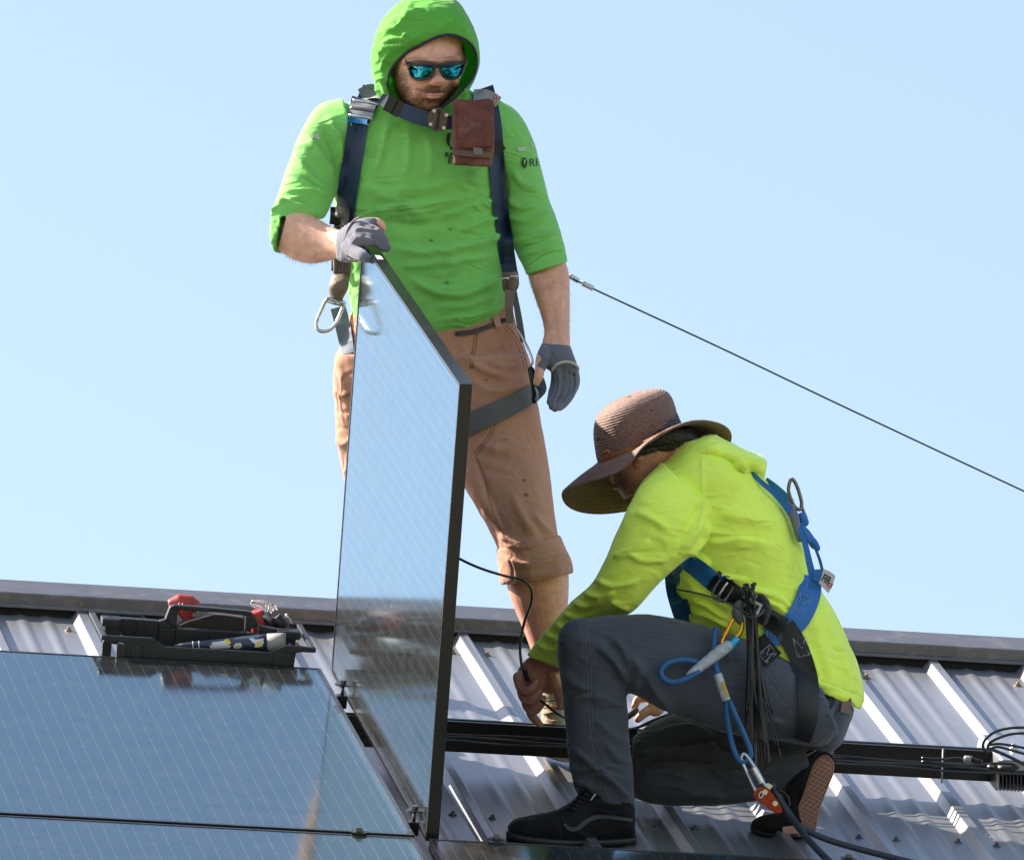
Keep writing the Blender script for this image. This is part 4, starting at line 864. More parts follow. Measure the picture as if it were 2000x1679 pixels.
# chest buckle disc
bk_ = empty('chest_buckle', W(855, 233, 25.93)); bk_.parent = hn; bk_.matrix_basis = world_of(hn).inverted() @ Matrix.Translation(Vector(W(855, 233, 25.93)))
zb = 25.945
plate([(855 + 21 * math.cos(t) * (1 if abs(math.cos(t)) < .8 else .93), 234 + 23 * math.sin(t)) for t in np.linspace(0, 2 * math.pi, 28, endpoint=False)], zb, .007, 'buckle_plate', mat('worn_brown_metal', (.10, .075, .07), .35, .8, var=.4, vscale=120, bump=.3), bk_, bev=.0015)
plate([(856, 214), (861, 214), (856, 253), (849, 252)], zb - .004, .006, 'buckle_slot', RUBBER, bk_, bev=.001)
for xx, yy in ((848, 217), (872, 225), (841, 243), (867, 250)):
    c = W(xx, yy, zb - .001); b_ = MB(); b_.cyl(c, c + CR[:, 2] * .003, .0042, 12); b_.link('rivet', STEEL, bk_)
# lower left webbing bundle and D ring
strap_obj('side_strap', [(664, 404, 38), (664, 420, 38), (662, 440, 38)], T1a, RUBBER, hn, off=.010, th=.006)
for k in range(5):
    ptube('folded_webbing', [(654 + 7 * k, 505, 26.03 + .006 * (k % 2)), (655 + 6.5 * k, 530, 26.02), (656 + 5 * k, 556, 26.03)], .0050, BROWNWEB, hn, n=8)
P, Q = fuse([loft([(650, 536, 678, 536, 26.02, .02), (644, 552, 682, 548, 26.0, .026), (642, 566, 680, 566, 26.0, .026), (646, 580, 670, 582, 26.01, .02), (650, 588, 668, 590, 26.01, .014)], 5)], .003, 2); N = normals(P, Q); P = crumple(P, N, .002, (25, 8, 25)); link('webbing_loop', qmesh('webbing_loop', P, Q), mat('worn_grey_brown_fabric', (.16, .125, .10), .5, var=.3, vscale=60, bump=.4), hn)
ptube('d_ring', [(640, 584, 25.99), (628, 605, 25.99), (618, 630, 25.99), (622, 645, 25.985), (640, 646, 25.985), (656, 632, 25.99), (666, 610, 26.0), (672, 592, 26.005), (660, 590, 26.0)], .0042, STEEL, hn, closed=True)
ptube('d_ring_bar', [(641, 588, 25.99), (655, 592, 25.985), (668, 595, 26.0)], .0050, STEEL, hn)
strap_obj('hip_strap', [(660, 600, 30), (668, 630, 30), (674, 660, 28), (680, 690, 24)], T1a, fabric('grey_blue_webbing', (.13, .16, .21), .8), hn, off=.006, th=.005)
# right lower buckle and tail
P, Q = fuse([loft([(980, 532, 1012, 529, 26.0, .014), (981, 560, 1014, 556, 26.0, .014), (985, 572, 1008, 570, 26.0, .012)], 4)], .0028, 2); link('leg_buckle', qmesh('leg_buckle', P, Q), mat('brown_metal_buckle', (.12, .09, .08), .4, .7, var=.3, vscale=90), hn)
strap_obj('strap_tail', [(996, 566, 20), (994, 600, 17), (996, 632, 14)], T1a, BROWNWEB, hn, off=.008, th=.003, zfix=[25.99, 25.98, 25.985])
for q in ((986, 545), (1003, 541)): ptube('buckle_bar', [(q[0] - 6, q[1], 25.975), (q[0] + 8, q[1] - 2, 25.972)], .0030, STEEL, hn, k=3)
strap_obj('hanging_strap', [(1003, 560, 9), (1013, 620, 13), (1022, 668, 10)], None, GREYWEB, hn, zfix=[26.06, 26.05, 26.04])
ptube('metal_loop', [(1008, 640, 26.03), (1022, 662, 26.02), (1034, 686, 26.0), (1040, 706, 25.99), (1036, 716, 25.99)], .0030, STEEL, hn)
strap_obj('thigh_strap', [(902, 833, 42), (950, 812, 40), (1000, 790, 38), (1046, 766, 34)], T1t, GREYWEB, hn, off=.005, th=.004)
P, Q = fuse([chain([(1037, 722, 25.985, 7), (1042, 742, 25.975, 8), (1046, 765, 25.975, 8), (1044, 783, 25.98, 6)])], .003, 1); link('thigh_buckle', qmesh('thigh_buckle', P, Q), RUBBER, hn)
ptube('buckle_wire', [(1046, 756, 25.955), (1050, 768, 25.95), (1047, 782, 25.955)], .0028, mat('blue_steel', (.2, .32, .5), .3, .8), hn)
P, Q = fuse([chain([(1058, 742, 25.99, 6), (1060, 760, 25.99, 8), (1052, 774, 25.99, 6)])], .003, 1); link('spare_glove_finger', qmesh('spare_glove_finger', P, Q), GLOVE, hn)

# radio pouch clipped to the harness
po = empty('tool_pouch', W(924, 326, 25.93)); tag(po, 'worn maroon leather pouch clipped to the standing man\'s chest harness', 'pouch')
P, Q = fuse([loft([(884, 198, 962, 197, 25.945, .020), (883, 240, 964, 240, 25.945, .021), (884, 290, 965, 290, 25.945, .021), (887, 322, 960, 326, 25.945, .019)], 5, 40, 6.0)], .0030, 2); N = normals(P, Q); P = crumple(P, N, .0016, (12, 12, 12)); link('pouch_body', qmesh('pouch_body', P, Q), LEATHER, po)
fl_ = [(887, 195), (925, 196), (962, 196), (965, 240), (966, 272), (958, 284), (930, 290), (905, 288), (896, 280), (895, 250), (893, 220)]
plate(spline(np.array(fl_, float), 4, True), 25.918, .004, 'flap', LEATHER, po, bev=.0015, smooth=True)
strap_obj('closing_strap', [(884, 298, 10), (925, 301, 11), (964, 303, 10)], None, mat('brown_leather_strip', (.10, .065, .045), .6, var=.3), po, zfix=[25.923, 25.920, 25.923], off=.002)
plate([(924, 288), (942, 290), (943, 303), (925, 302)], 25.912, .004, 'tab', mat('grey_tab', (.13, .12, .12), .5), po, bev=.001)
# print on the shirt
PRN = mat('dark_print', (.012, .03, .018), .7); WHT = mat('reflective_grey_print', (.50, .50, .50), .4)
lettering('chest_lettering', 'RE', 868, 307, 9.5, T1, .0035, PRN, man, ang=.10, bold=True, sx=1.15); lettering('chest_lettering', 'E', 874, 319, 9.5, T1, .0035, PRN, man, ang=.10, bold=True, sx=1.15)
flatten('chest_emblem', [[(873, 262), (880, 258), (880, 268), (878, 278), (880, 288), (874, 284), (871, 273)], [(878, 288), (882, 286), (884, 292), (880, 293)]], T1, .0035, PRN, man)
lettering('sleeve_lettering', 'RE', 1034, 325, 15, T1, .0035, PRN, man, ang=-.06, sx=.95)
el = [(1024.5 + 5.5 * math.cos(t), 318 + 10.5 * math.sin(t)) for t in np.linspace(0, 2 * math.pi, 16, endpoint=False)]
flatten('sleeve_emblem', [el], T1, .0035, PRN, man); flatten('sleeve_emblem_mark', [[(1022, 312), (1027, 312), (1025, 324)]], T1, .0045, GREEN, man)
for q in [[(1010 + 4 * k, 288), (1012.5 + 4 * k, 287), (1015.5 + 4 * k, 295), (1013 + 4 * k, 296)] for k in range(4)] + [[(1036, 279), (1038.5, 279), (1041.5, 286), (1039, 287)]] + [[(607 + 4 * k, 259 + k), (609.5 + 4 * k, 260 + k), (612.5 + 4 * k, 270 + k), (610 + 4 * k, 269 + k)] for k in range(4)]: flatten('sleeve_stripe', [q], T1, .0035, WHT, man)
# lifeline from his back
ll = empty('lifeline_cable', W(1112, 538, 26.25)); tag(ll, 'steel lifeline cable slanting down from behind the standing man to the right', 'cable')
ptube('cable', [(1020, 480, 26.28), (1112, 539, 26.3), (1150, 560, 26.32), (1400, 676, 26.5), (1650, 795, 26.7), (2000, 959, 27.0), (2300, 1098, 27.3)], .0021, mat('dark_wire_rope', (.04, .045, .05), .4, .6, bump=.5, bscale=900), ll)
for a, b_ in (((1112, 539), (1128, 548)), ((1137, 553), (1157, 563))):
    ptube('ferrule', [(a[0], a[1], 26.3), (b_[0], b_[1], 26.315)], .0062, mat('aluminium_ferrule', (.45, .46, .48), .35, .9), ll, n=14, k=3)

def smudge(name, cx, cy, rx, ry, tree, m, par, seed):
    rs = np.random.RandomState(seed); ph = np.linspace(0, 2 * math.pi, 14, endpoint=False); q = [(cx + rx * math.cos(a) * k, cy + ry * math.sin(a) * k) for a, k in zip(ph, rs.uniform(.6, 1.15, 14))]; c = W(cx, cy, (hit(tree, cx, cy) or 26.) - .0008)
    V = [c] + [W(X, Y, (hit(tree, X, Y) or 26.) - .0008) for X, Y in q]; link(name, mesh(name, V, [(0, 1 + i, 1 + (i + 1) % 14) for i in range(14)]), m, par)
SM_T = mat('dark_oil_mark', (.17, .10, .075), .9); SM_G = mat('grey_green_mark', (.085, .27, .075), .9)
for k, (a, b_, c_, d_) in enumerate(((1028, 966, 5, 4), (1024, 938, 4, 5), (950, 742, 3, 2.5), (985, 858, 3, 2))): smudge('oil_mark', a, b_, c_, d_, T1t, SM_T, tro, k)
for k, (a, b_, c_, d_) in enumerate(((872, 552, 7, 5), (842, 470, 6, 3), (880, 448, 5, 3))): smudge('oil_mark', a, b_, c_, d_, T1, SM_G, man, k + 9)

# ------------------------------------------------------------------ the kneeling man
kn = empty('person', W(1240, 1600, 25.25)); tag(kn, 'man in a floppy hat and bright yellow shirt kneeling on one knee, plugging in cables', 'person')
ktor = loft([(1322, 868, 1398, 848, 25.33, .075), (1290, 905, 1432, 872, 25.34, .13), (1262, 945, 1475, 912, 25.36, .185), (1254, 990, 1508, 955, 25.38, .205), (1264, 1040, 1545, 1008, 25.39, .205),
             (1290, 1090, 1572, 1072, 25.40, .195), (1312, 1140, 1592, 1132, 25.41, .185), (1330, 1184, 1626, 1188, 25.42, .18), (1352, 1226, 1655, 1248, 25.43, .18), (1402, 1262, 1680, 1310, 25.43, .18),
             (1470, 1300, 1688, 1362, 25.43, .175), (1532, 1322, 1680, 1384, 25.43, .165)], 5, 44)
kslv = loft([(1292, 903, 1402, 1005, 25.24, .09), (1252, 943, 1378, 1048, 25.20, .09), (1227, 990, 1350, 1082, 25.18, .082), (1204, 1040, 1316, 1112, 25.18, .076), (1181, 1094, 1280, 1146, 25.19, .071), (1156, 1137, 1240, 1190, 25.22, .067),
             (1116, 1175, 1204, 1214, 25.29, .060), (1076, 1221, 1152, 1268, 25.38, .052), (1046, 1256, 1112, 1296, 25.45, .046), (1028, 1279, 1092, 1304, 25.48, .043)], 6, 32)
kslf = loft([(1360, 930, 1440, 1000, 25.55, .07), (1365, 1060, 1440, 1100, 25.60, .07), (1362, 1180, 1430, 1200, 25.66, .065), (1310, 1290, 1350, 1300, 25.70, .05), (1276, 1350, 1310, 1362, 25.73, .04)], 6, 24)
KTOR = bvh(ktor); P, Q = fuse([ktor, kslv, kslf], .0040, 10); N = normals(P, Q); P = crumple(P, N, .0018, (9, 14, 9)); N = normals(P, Q)
FK = [('r', 3, 2.2, [(1372, 890), (1371, 940), (1373, 985), (1368, 1010)]), ('v', 12, 5, [(1368, 985), (1350, 1020), (1325, 1075)]), ('s', 9, 6, [(1330, 1075), (1350, 1045), (1372, 1010)]), ('s', 9, 6, [(1340, 1085), (1370, 1050), (1380, 1020)]),
      ('r', 9, 4, [(1225, 1080), (1260, 1095), (1310, 1090)]), ('s', 9, 5, [(1195, 1085), (1225, 1075), (1270, 1050)]), ('s', 8, 6, [(1165, 1130), (1200, 1140), (1250, 1130)]), ('s', 7, 6, [(1140, 1155), (1170, 1160), (1205, 1150)]),
      ('s', 7, 6, [(1120, 1175), (1150, 1178), (1180, 1165)]), ('s', 6, 5, [(1100, 1195), (1130, 1200), (1165, 1190)]), ('s', 6, 5, [(1085, 1215), (1112, 1222), (1145, 1212)]), ('s', 6, 5, [(1065, 1235), (1095, 1243), (1128, 1235)]), ('s', 6, 5, [(1050, 1255), (1078, 1263), (1108, 1258)]), ('r', 7, 4, [(1190, 1170), (1210, 1180), (1232, 1190)]),
      ('s', 10, 5, [(1380, 1120), (1420, 1125), (1470, 1135)]), ('s', 10, 7, [(1345, 1075), (1370, 1085), (1385, 1100), (1378, 1120)]), ('s', 11, 6, [(1400, 1160), (1460, 1150), (1520, 1165), (1560, 1200)]), ('s', 10, 6, [(1440, 1170), (1490, 1170), (1530, 1190), (1550, 1215)]),
      ('s', 9, 6, [(1480, 1190), (1510, 1200), (1540, 1225)]), ('s', 9, 6, [(1345, 1140), (1385, 1155), (1430, 1190)]), ('s', 8, 6, [(1350, 1165), (1385, 1180), (1425, 1210)]), ('s', 8, 6, [(1355, 1190), (1390, 1200), (1430, 1225)]), ('r', 8, 5, [(1335, 1120), (1360, 1140), (1400, 1150)]),
      ('s', 12, 4, [(1380, 1060), (1440, 1050), (1520, 1065)]), ('r', 14, 4, [(1400, 1000), (1450, 1010), (1530, 1020)]), ('r', 12, 4, [(1590, 1200), (1600, 1260), (1625, 1330)]), ('s', 11, 5, [(1560, 1240), (1590, 1290), (1600, 1340)]), ('r', 12, 4, [(1625, 1230), (1650, 1290), (1665, 1340)]), ('s', 8, 4, [(1540, 1300), (1580, 1325), (1640, 1345)]),
      ('v', 2, 2, [(1555, 1314), (1600, 1328), (1660, 1350), (1684, 1360)]), ('r', 10, 4, [(1240, 1000), (1270, 1010), (1310, 1040)])]
P = fold(P, N, FK); P = smooth_mesh(P, Q, 1); kshirt = (P, Q); kso = link('shirt', qmesh('shirt', P, Q), YELLOW, kn); K1 = bvh(kshirt)
for q in ([(1372, 890), (1371, 940), (1373, 985), (1366, 1012)], [(1366, 1012), (1345, 1040), (1330, 1070)], [(1548, 1308), (1600, 1326), (1660, 1348), (1684, 1358)]): seam(q, K1, TH_Y, kso, .0004, .0010)

P, Q = fuse([loft([(1372, 852, 1322, 898, 25.33, .10), (1392, 850, 1352, 905, 25.335, .115), (1420, 862, 1398, 905, 25.35, .13), (1452, 878, 1436, 915, 25.36, .14), (1482, 890, 1472, 930, 25.37, .135), (1497, 900, 1492, 934, 25.38, .115)], 5, 36)], .0045, 4)
N = normals(P, Q); P = crumple(P, N, .0045, (10, 10, 10)); P = fold(P, N, [('s', 8, 7, [(1375, 875), (1420, 885), (1460, 900), (1492, 905)]), ('r', 7, 6, [(1340, 893), (1380, 880), (1410, 870)]), ('s', 7, 7, [(1430, 905), (1450, 900), (1470, 925)]), ('v', 5, 6, [(1395, 898), (1440, 910), (1480, 932)])])
P = smooth_mesh(P, Q, 1); link('folded_hood', qmesh('folded_hood', P, Q), YELLOW, kn)
# body
khead = [loft([(1202, 800, 1312, 790, 25.34, .07), (1190, 840, 1330, 828, 25.34, .088), (1188, 875, 1338, 862, 25.34, .090), (1193, 905, 1328, 892, 25.34, .086), (1200, 935, 1300, 920, 25.335, .076), (1208, 958, 1270, 945, 25.33, .06), (1218, 974, 1250, 962, 25.33, .04)], 5, 36),
         loft([(1290, 850, 1350, 835, 25.33, .065), (1288, 900, 1372, 862, 25.33, .072), (1300, 950, 1410, 890, 25.35, .08)], 4),
         loft([(1200, 905, 1206, 930, 25.33, .012), (1190, 922, 1200, 938, 25.33, .017), (1187, 932, 1198, 945, 25.33, .016)], 4, 16),
         ball(1244, 903, 25.262, 9, 15, .012), ball(1247, 896, 25.255, 8, 8, .010), ball(1203, 952, 25.33, 6, 5, .02), ball(1212, 890, 25.30, 16, 5, .04)]
kcore = loft([(1310, 940, 1440, 910, 25.37, .12), (1300, 1040, 1510, 1020, 25.39, .15), (1350, 1160, 1560, 1150, 25.41, .14), (1440, 1260, 1640, 1290, 25.42, .14)], 4)
karm = [loft([(1290, 935, 1370, 1000, 25.22, .05), (1240, 1040, 1310, 1085, 25.19, .05), (1185, 1125, 1235, 1165, 25.23, .045)], 4), loft([(1150, 1150, 1210, 1195, 25.25, .045), (1090, 1225, 1140, 1258, 25.38, .040), (1045, 1270, 1100, 1300, 25.47, .034), (1028, 1288, 1092, 1312, 25.50, .030)], 5),
        loft([(1290, 1240, 1340, 1250, 25.69, .035), (1277, 1340, 1312, 1352, 25.73, .028), (1266, 1360, 1300, 1378, 25.745, .024)], 4)]
khand = [loft([(1030, 1284, 1092, 1308, 25.50, .026), (1014, 1302, 1096, 1322, 25.51, .027), (1006, 1324, 1092, 1340, 25.515, .026), (1010, 1342, 1080, 1356, 25.52, .020)], 5, 28),
         chain([(1012, 1322, 25.495, 11), (1018, 1342, 25.485, 10.5), (1032, 1348, 25.475, 9.5), (1044, 1338, 25.475, 8.5), (1046, 1330, 25.478, 7.5)]),
         chain([(1018, 1342, 25.505, 10.5), (1024, 1362, 25.495, 10.5), (1038, 1368, 25.485, 9.5), (1051, 1356, 25.485, 8.5), (1053, 1347, 25.49, 7.5)]),
         chain([(1026, 1360, 25.515, 10.5), (1031, 1380, 25.505, 10), (1044, 1387, 25.495, 9), (1057, 1374, 25.495, 8.2), (1061, 1364, 25.50, 7.5)]),
         chain([(1034, 1378, 25.52, 10), (1039, 1396, 25.515, 9.5), (1050, 1409, 25.51, 8), (1055, 1414, 25.51, 6.5)]),
         chain([(1076, 1318, 25.495, 13), (1088, 1342, 25.485, 11.5), (1094, 1362, 25.482, 10.5), (1096, 1378, 25.482, 9)]),
         chain([(1282, 1364, 25.735, 11), (1262, 1362, 25.725, 9.5), (1246, 1366, 25.715, 8.5), (1240, 1378, 25.71, 7.5)]), chain([(1288, 1376, 25.735, 10.5), (1270, 1384, 25.72, 9.5), (1256, 1394, 25.71, 9), (1246, 1404, 25.705, 7.5)]), chain([(1294, 1380, 25.74, 9.5), (1284, 1390, 25.725, 8.5), (1277, 1392, 25.72, 7)]), chain([(1290, 1370, 25.75, 10), (1262, 1392, 25.745, 8), (1244, 1398, 25.74, 7)])]
kleg = [loft([(1200, 1240, 1215, 1320, 25.14, .05), (1400, 1270, 1430, 1400, 25.24, .07), (1560, 1320, 1590, 1410, 25.35, .09)], 4), loft([(1125, 1250, 1200, 1250, 25.13, .045), (1125, 1400, 1205, 1400, 25.13, .045), (1140, 1540, 1220, 1560, 25.15, .038), (1150, 1610, 1225, 1615, 25.16, .034)], 4),
        loft([(1262, 1455, 1265, 1520, 25.50, .035), (1400, 1430, 1420, 1490, 25.53, .045), (1560, 1360, 1580, 1440, 25.50, .06)], 4), loft([(1262, 1495, 1264, 1540, 25.48, .03), (1400, 1490, 1410, 1545, 25.46, .035), (1500, 1480, 1530, 1530, 25.43, .035), (1560, 1475, 1580, 1500, 25.41, .032)], 4)]
P, Q = fuse(khead + [kcore] + karm + khand + kleg, .0026, 3); N = normals(P, Q)
P = fold(P, N, [('v', 1.6, 1.6, [(1014, 1336), (1026, 1352), (1044, 1348)]), ('v', 1.6, 1.8, [(1022, 1356), (1034, 1370), (1050, 1364)]), ('v', 1.6, 1.8, [(1030, 1376), (1040, 1390), (1056, 1384)]), ('v', 1.4, 1, [(1020, 1322), (1028, 1330)]), ('r', 3, 1, [(1032, 1296), (1024, 1316), (1016, 1330)]), ('r', 3, 1, [(1046, 1300), (1040, 1320), (1032, 1336)]), ('v', 1.5, 1.2, [(1058, 1310), (1070, 1322), (1080, 1340)])])
N = normals(P, Q); x, y, zz = PX(P)
C = np.tile(np.array([.50, .26, .19]), (len(P), 1)); nf = noise3(P * 220) * .5 + .5
hair = ((y < 905) & (y < 893 - .32 * (x - 1248)) & (x > 1240)) | ((x > 1228) & (x < 1262) & (y < 880)) | (y < 850)
bdm = blob(x, y, 1222, 950, 26, 30) * (y > 915)
C = mix(C, (.055, .035, .028), bdm * (.5 + .5 * nf) * .85 * (y < 1000)); C[hair & (y < 950)] = (.012, .010, .010)
C = mix(C, (.36, .13, .09), blob(x, y, 1244, 904, 9, 14) * .7 * (y < 930))
for fx, fy in ((1046, 1331), (1053, 1348), (1061, 1366), (1055, 1413), (1096, 1380), (1240, 1380), (1247, 1404)): C = mix(C, (.62, .42, .38), blob(x, y, fx, fy, 3.6, 4.6) * .7)
C = mix(C, (.36, .15, .11), np.clip(noise3(P * 45) * 1.3, 0, 1) * .6 * (y > 1270) * (x < 1320))
P = P + N * ((hair & (y < 950)) * .006 * (nf - .2))[:, None]
link('body', qmesh('body', P, Q, C), SKIN, kn)
P, Q = fuse([chain([(1250, 868, 25.26, 12), (1280, 858, 25.255, 16), (1310, 852, 25.26, 18), (1340, 856, 25.28, 16)]), chain([(1290, 872, 25.262, 11), (1320, 868, 25.268, 12), (1345, 862, 25.285, 12)])], .003, 2); N = normals(P, Q); P = P + N * (noise3(P * np.array([160, 160, 160])) * .004)[:, None]
link('hair', qmesh('hair', P, Q), mat('dark_hair', (.014, .011, .010), .55, var=.4, vscale=300, bump=.8, bscale=500), kn)
# trousers
nth = loft([(1100, 1240, 1120, 1325, 25.12, .055), (1128, 1212, 1155, 1338, 25.12, .072), (1195, 1200, 1228, 1352, 25.135, .080), (1268, 1200, 1296, 1386, 25.165, .090), (1338, 1212, 1372, 1416, 25.20, .098), (1410, 1232, 1444, 1436, 25.24, .108), (1480, 1258, 1522, 1446, 25.28, .12), (1550, 1290, 1596, 1456, 25.32, .14), (1600, 1330, 1640, 1436, 25.37, .15)], 5, 36)
nsh = loft([(1096, 1236, 1200, 1216, 25.12, .062), (1089, 1262, 1222, 1268, 25.12, .070), (1092, 1300, 1224, 1316, 25.12, .068), (1099, 1355, 1224, 1360, 25.125, .064), (1104, 1410, 1227, 1412, 25.13, .062), (1108, 1455, 1230, 1462, 25.135, .062), (1114, 1500, 1236, 1508, 25.14, .062), (1124, 1540, 1239, 1556, 25.15, .060), (1136, 1556, 1240, 1590, 25.155, .056)], 5, 32)
fth = loft([(1236, 1440, 1238, 1545, 25.47, .065), (1270, 1412, 1285, 1540, 25.48, .08), (1320, 1394, 1340, 1530, 25.50, .085), (1400, 1390, 1425, 1520, 25.51, .095), (1500, 1380, 1540, 1510, 25.48, .12), (1590, 1370, 1630, 1470, 25.47, .14)], 5, 32)
fsh = loft([(1232, 1478, 1236, 1556, 25.46, .055), (1262, 1460, 1272, 1569, 25.455, .066), (1330, 1460, 1340, 1573, 25.45, .066), (1400, 1462, 1412, 1572, 25.44, .064), (1465, 1458, 1482, 1562, 25.42, .064), (1525, 1445, 1545, 1545, 25.40, .062), (1565, 1450, 1592, 1520, 25.40, .056)], 5, 32)
khip = loft([(1430, 1240, 1520, 1450, 25.40, .14), (1520, 1280, 1600, 1465, 25.42, .165), (1580, 1320, 1640, 1455, 25.43, .165), (1622, 1345, 1662, 1405, 25.43, .15), (1648, 1358, 1668, 1385, 25.43, .12)], 5, 36)
P, Q = fuse([nth, nsh, fth, fsh, khip, ball(1135, 1252, 25.10, 46, 46, .055)], .0055, 6); N = normals(P, Q); P = crumple(P, N, .0024, (10, 10, 10)); N = normals(P, Q)
FKT = [('s', 10, 7, [(1222, 1330), (1195, 1290), (1160, 1262)]), ('s', 9, 6, [(1228, 1310), (1215, 1275), (1190, 1245)]), ('r', 9, 6, [(1240, 1345), (1245, 1310), (1230, 1270)]), ('r', 10, 5, [(1290, 1375), (1270, 1330), (1240, 1290)]), ('s', 9, 5, [(1310, 1395), (1290, 1360), (1262, 1330)]),
       ('v', 1.7, 1.8, [(1146, 1212), (1150, 1260), (1153, 1330), (1157, 1420), (1172, 1500), (1180, 1545)]), ('v', 1.6, 1.4, [(1140, 1212), (1143, 1260), (1146, 1330), (1149, 1420), (1164, 1500)]), ('v', 1.8, 1.6, [(1150, 1233), (1200, 1235), (1260, 1240), (1330, 1248), (1420, 1262)]), ('v', 1.6, 1.8, [(1330, 1215), (1335, 1240), (1343, 1262)]), ('v', 1.6, 1.5, [(1335, 1252), (1390, 1258), (1450, 1262)]),
       ('s', 6, 5, [(1112, 1370), (1135, 1358), (1155, 1354)]), ('s', 8, 4, [(1155, 1350), (1190, 1365), (1222, 1380)]), ('s', 9, 6, [(1115, 1455), (1150, 1480), (1175, 1500), (1225, 1520)]), ('s', 9, 7, [(1112, 1490), (1140, 1500), (1175, 1492), (1225, 1500)]), ('s', 8, 7, [(1120, 1530), (1145, 1515), (1170, 1508), (1200, 1520)]), ('s', 8, 6, [(1178, 1500), (1205, 1530), (1230, 1555)]), ('r', 8, 6, [(1122, 1505), (1150, 1530), (1160, 1540)]), ('r', 8, 5, [(1185, 1450), (1205, 1480), (1232, 1490)]),
       ('s', 9, 4, [(1160, 1400), (1195, 1430), (1225, 1450)]), ('r', 10, 4, [(1098, 1300), (1120, 1330), (1150, 1345)]), ('v', 1.8, 1.8, [(1495, 1300), (1530, 1345), (1570, 1395)]), ('v', 1.7, 1.6, [(1487, 1305), (1520, 1350), (1560, 1400)]), ('v', 2, 2, [(1555, 1330), (1600, 1352), (1655, 1388)]), ('s', 9, 5, [(1420, 1420), (1480, 1400), (1540, 1410)]),
       ('s', 9, 14, [(1245, 1475), (1300, 1462), (1370, 1462), (1430, 1478)]), ('v', 5, 12, [(1250, 1488), (1310, 1476), (1400, 1486)]), ('r', 8, 9, [(1280, 1436), (1340, 1422), (1400, 1440)]), ('s', 8, 8, [(1245, 1512), (1290, 1500), (1350, 1518)]), ('s', 7, 8, [(1260, 1536), (1310, 1528), (1380, 1545)]), ('s', 8, 9, [(1380, 1500), (1430, 1508), (1490, 1492)]), ('r', 7, 7, [(1420, 1530), (1470, 1520), (1520, 1490)]), ('s', 7, 7, [(1300, 1550), (1360, 1540), (1420, 1552)]), ('v', 2, 2, [(1410, 1318), (1450, 1322), (1490, 1318)])]
P = fold(P, N, FKT); P = smooth_mesh(P, Q, 1); ktr = (P, Q); link('trousers', qmesh('trousers', P, Q), SLATE, kn); K2 = bvh(ktr); KA = bvh(kshirt, ktr)
kto = [ob for ob in kn.children if ob.name.startswith('trousers')][0]
for q in ([(1148, 1216), (1152, 1260), (1155, 1330), (1159, 1420), (1174, 1500), (1182, 1545)], [(1142, 1216), (1146, 1260), (1149, 1330), (1152, 1420), (1167, 1500), (1174, 1540)], [(1152, 1233), (1200, 1235), (1260, 1240), (1330, 1248)], [(1330, 1216), (1335, 1240), (1343, 1262)], [(1112, 1370), (1135, 1358), (1155, 1354)], [(1112, 1374), (1135, 1362), (1155, 1358)], [(1410, 1318), (1450, 1322), (1490, 1318)], [(1495, 1300), (1530, 1345), (1570, 1395)], [(1489, 1303), (1524, 1349), (1563, 1399)], [(1590, 1420), (1610, 1405), (1640, 1390)], [(1120, 1542), (1150, 1530), (1185, 1520), (1215, 1540), (1235, 1575)]): seam(q, K2, TH_S, kto)
strap_obj('belt', [(1645, 1352, 18), (1654, 1370, 20), (1650, 1392, 18)], K2, mat('brown_belt', (.13, .085, .055), .6, bump=.3), kn, off=.004, th=.004, nx=4)
strap_obj('belt_loop', [(1641, 1350, 9), (1632, 1376, 9), (1620, 1398, 9)], K2, SLATE, kn, off=.008, th=.002, nx=3)
# hat: ribbed braid sewn in rings
NB = 96
outer = [(1097, 962, 25.37), (1112, 953, 25.31), (1150, 941, 25.235), (1192, 927, 25.185), (1228, 907, 25.165), (1258, 872, 25.16), (1300, 842, 25.175), (1347, 824, 25.22), (1392, 824, 25.29), (1424, 838, 25.36), (1427, 866, 25.42), (1398, 915, 25.48), (1330, 965, 25.52), (1262, 990, 25.53), (1200, 1002, 25.50), (1155, 1004, 25.465), (1122, 997, 25.43), (1102, 982, 25.40)]
O_ = spline(np.array(outer, float), 8, True); O_ = O_[np.round(np.linspace(0, len(O_) - 1, NB, endpoint=False)).astype(int)]
ang = np.arctan2
# inner ring (crown base): start at the left end, run along the near side to the right
def crown_ring(cx, cy, ax, ay, dz, sag, zc):
    # phase matched to the brim: near side first
    ph = np.pi + np.interp(np.arange(NB) / NB, [0, .25, .52, .78, 1], [0, .25, .5, .78, 1]) * 2 * np.pi
    c, s = np.cos(ph), np.sin(ph); return np.c_[cx + ax * c, cy + ay * c - sag * s * 1.0, zc + dz * s]
I_ = crown_ring(1246, 866, 78, -37, .098, 9, 25.335)
R_ = []
nbr = 17; per = 4
for i in range(nbr * per + 1):
    t = i / (nbr * per); tt = t
    p = O_ * (1 - tt) + I_ * tt; bow = math.sin(t * math.pi); p = p.copy(); p[:, 1] -= 3.5 * bow
    R_.append((p, .0011 * abs(math.sin(math.pi * i / per))))
prof = [(0, 1.0, 0), (.10, 1.02, 9), (.25, 1.02, 27), (.42, 1.0, 47), (.58, .95, 64), (.72, .85, 78), (.84, .67, 87), (.93, .44, 91), (1., .06, 92)]
pr = spline(np.array(prof, float), 12); npr = 23
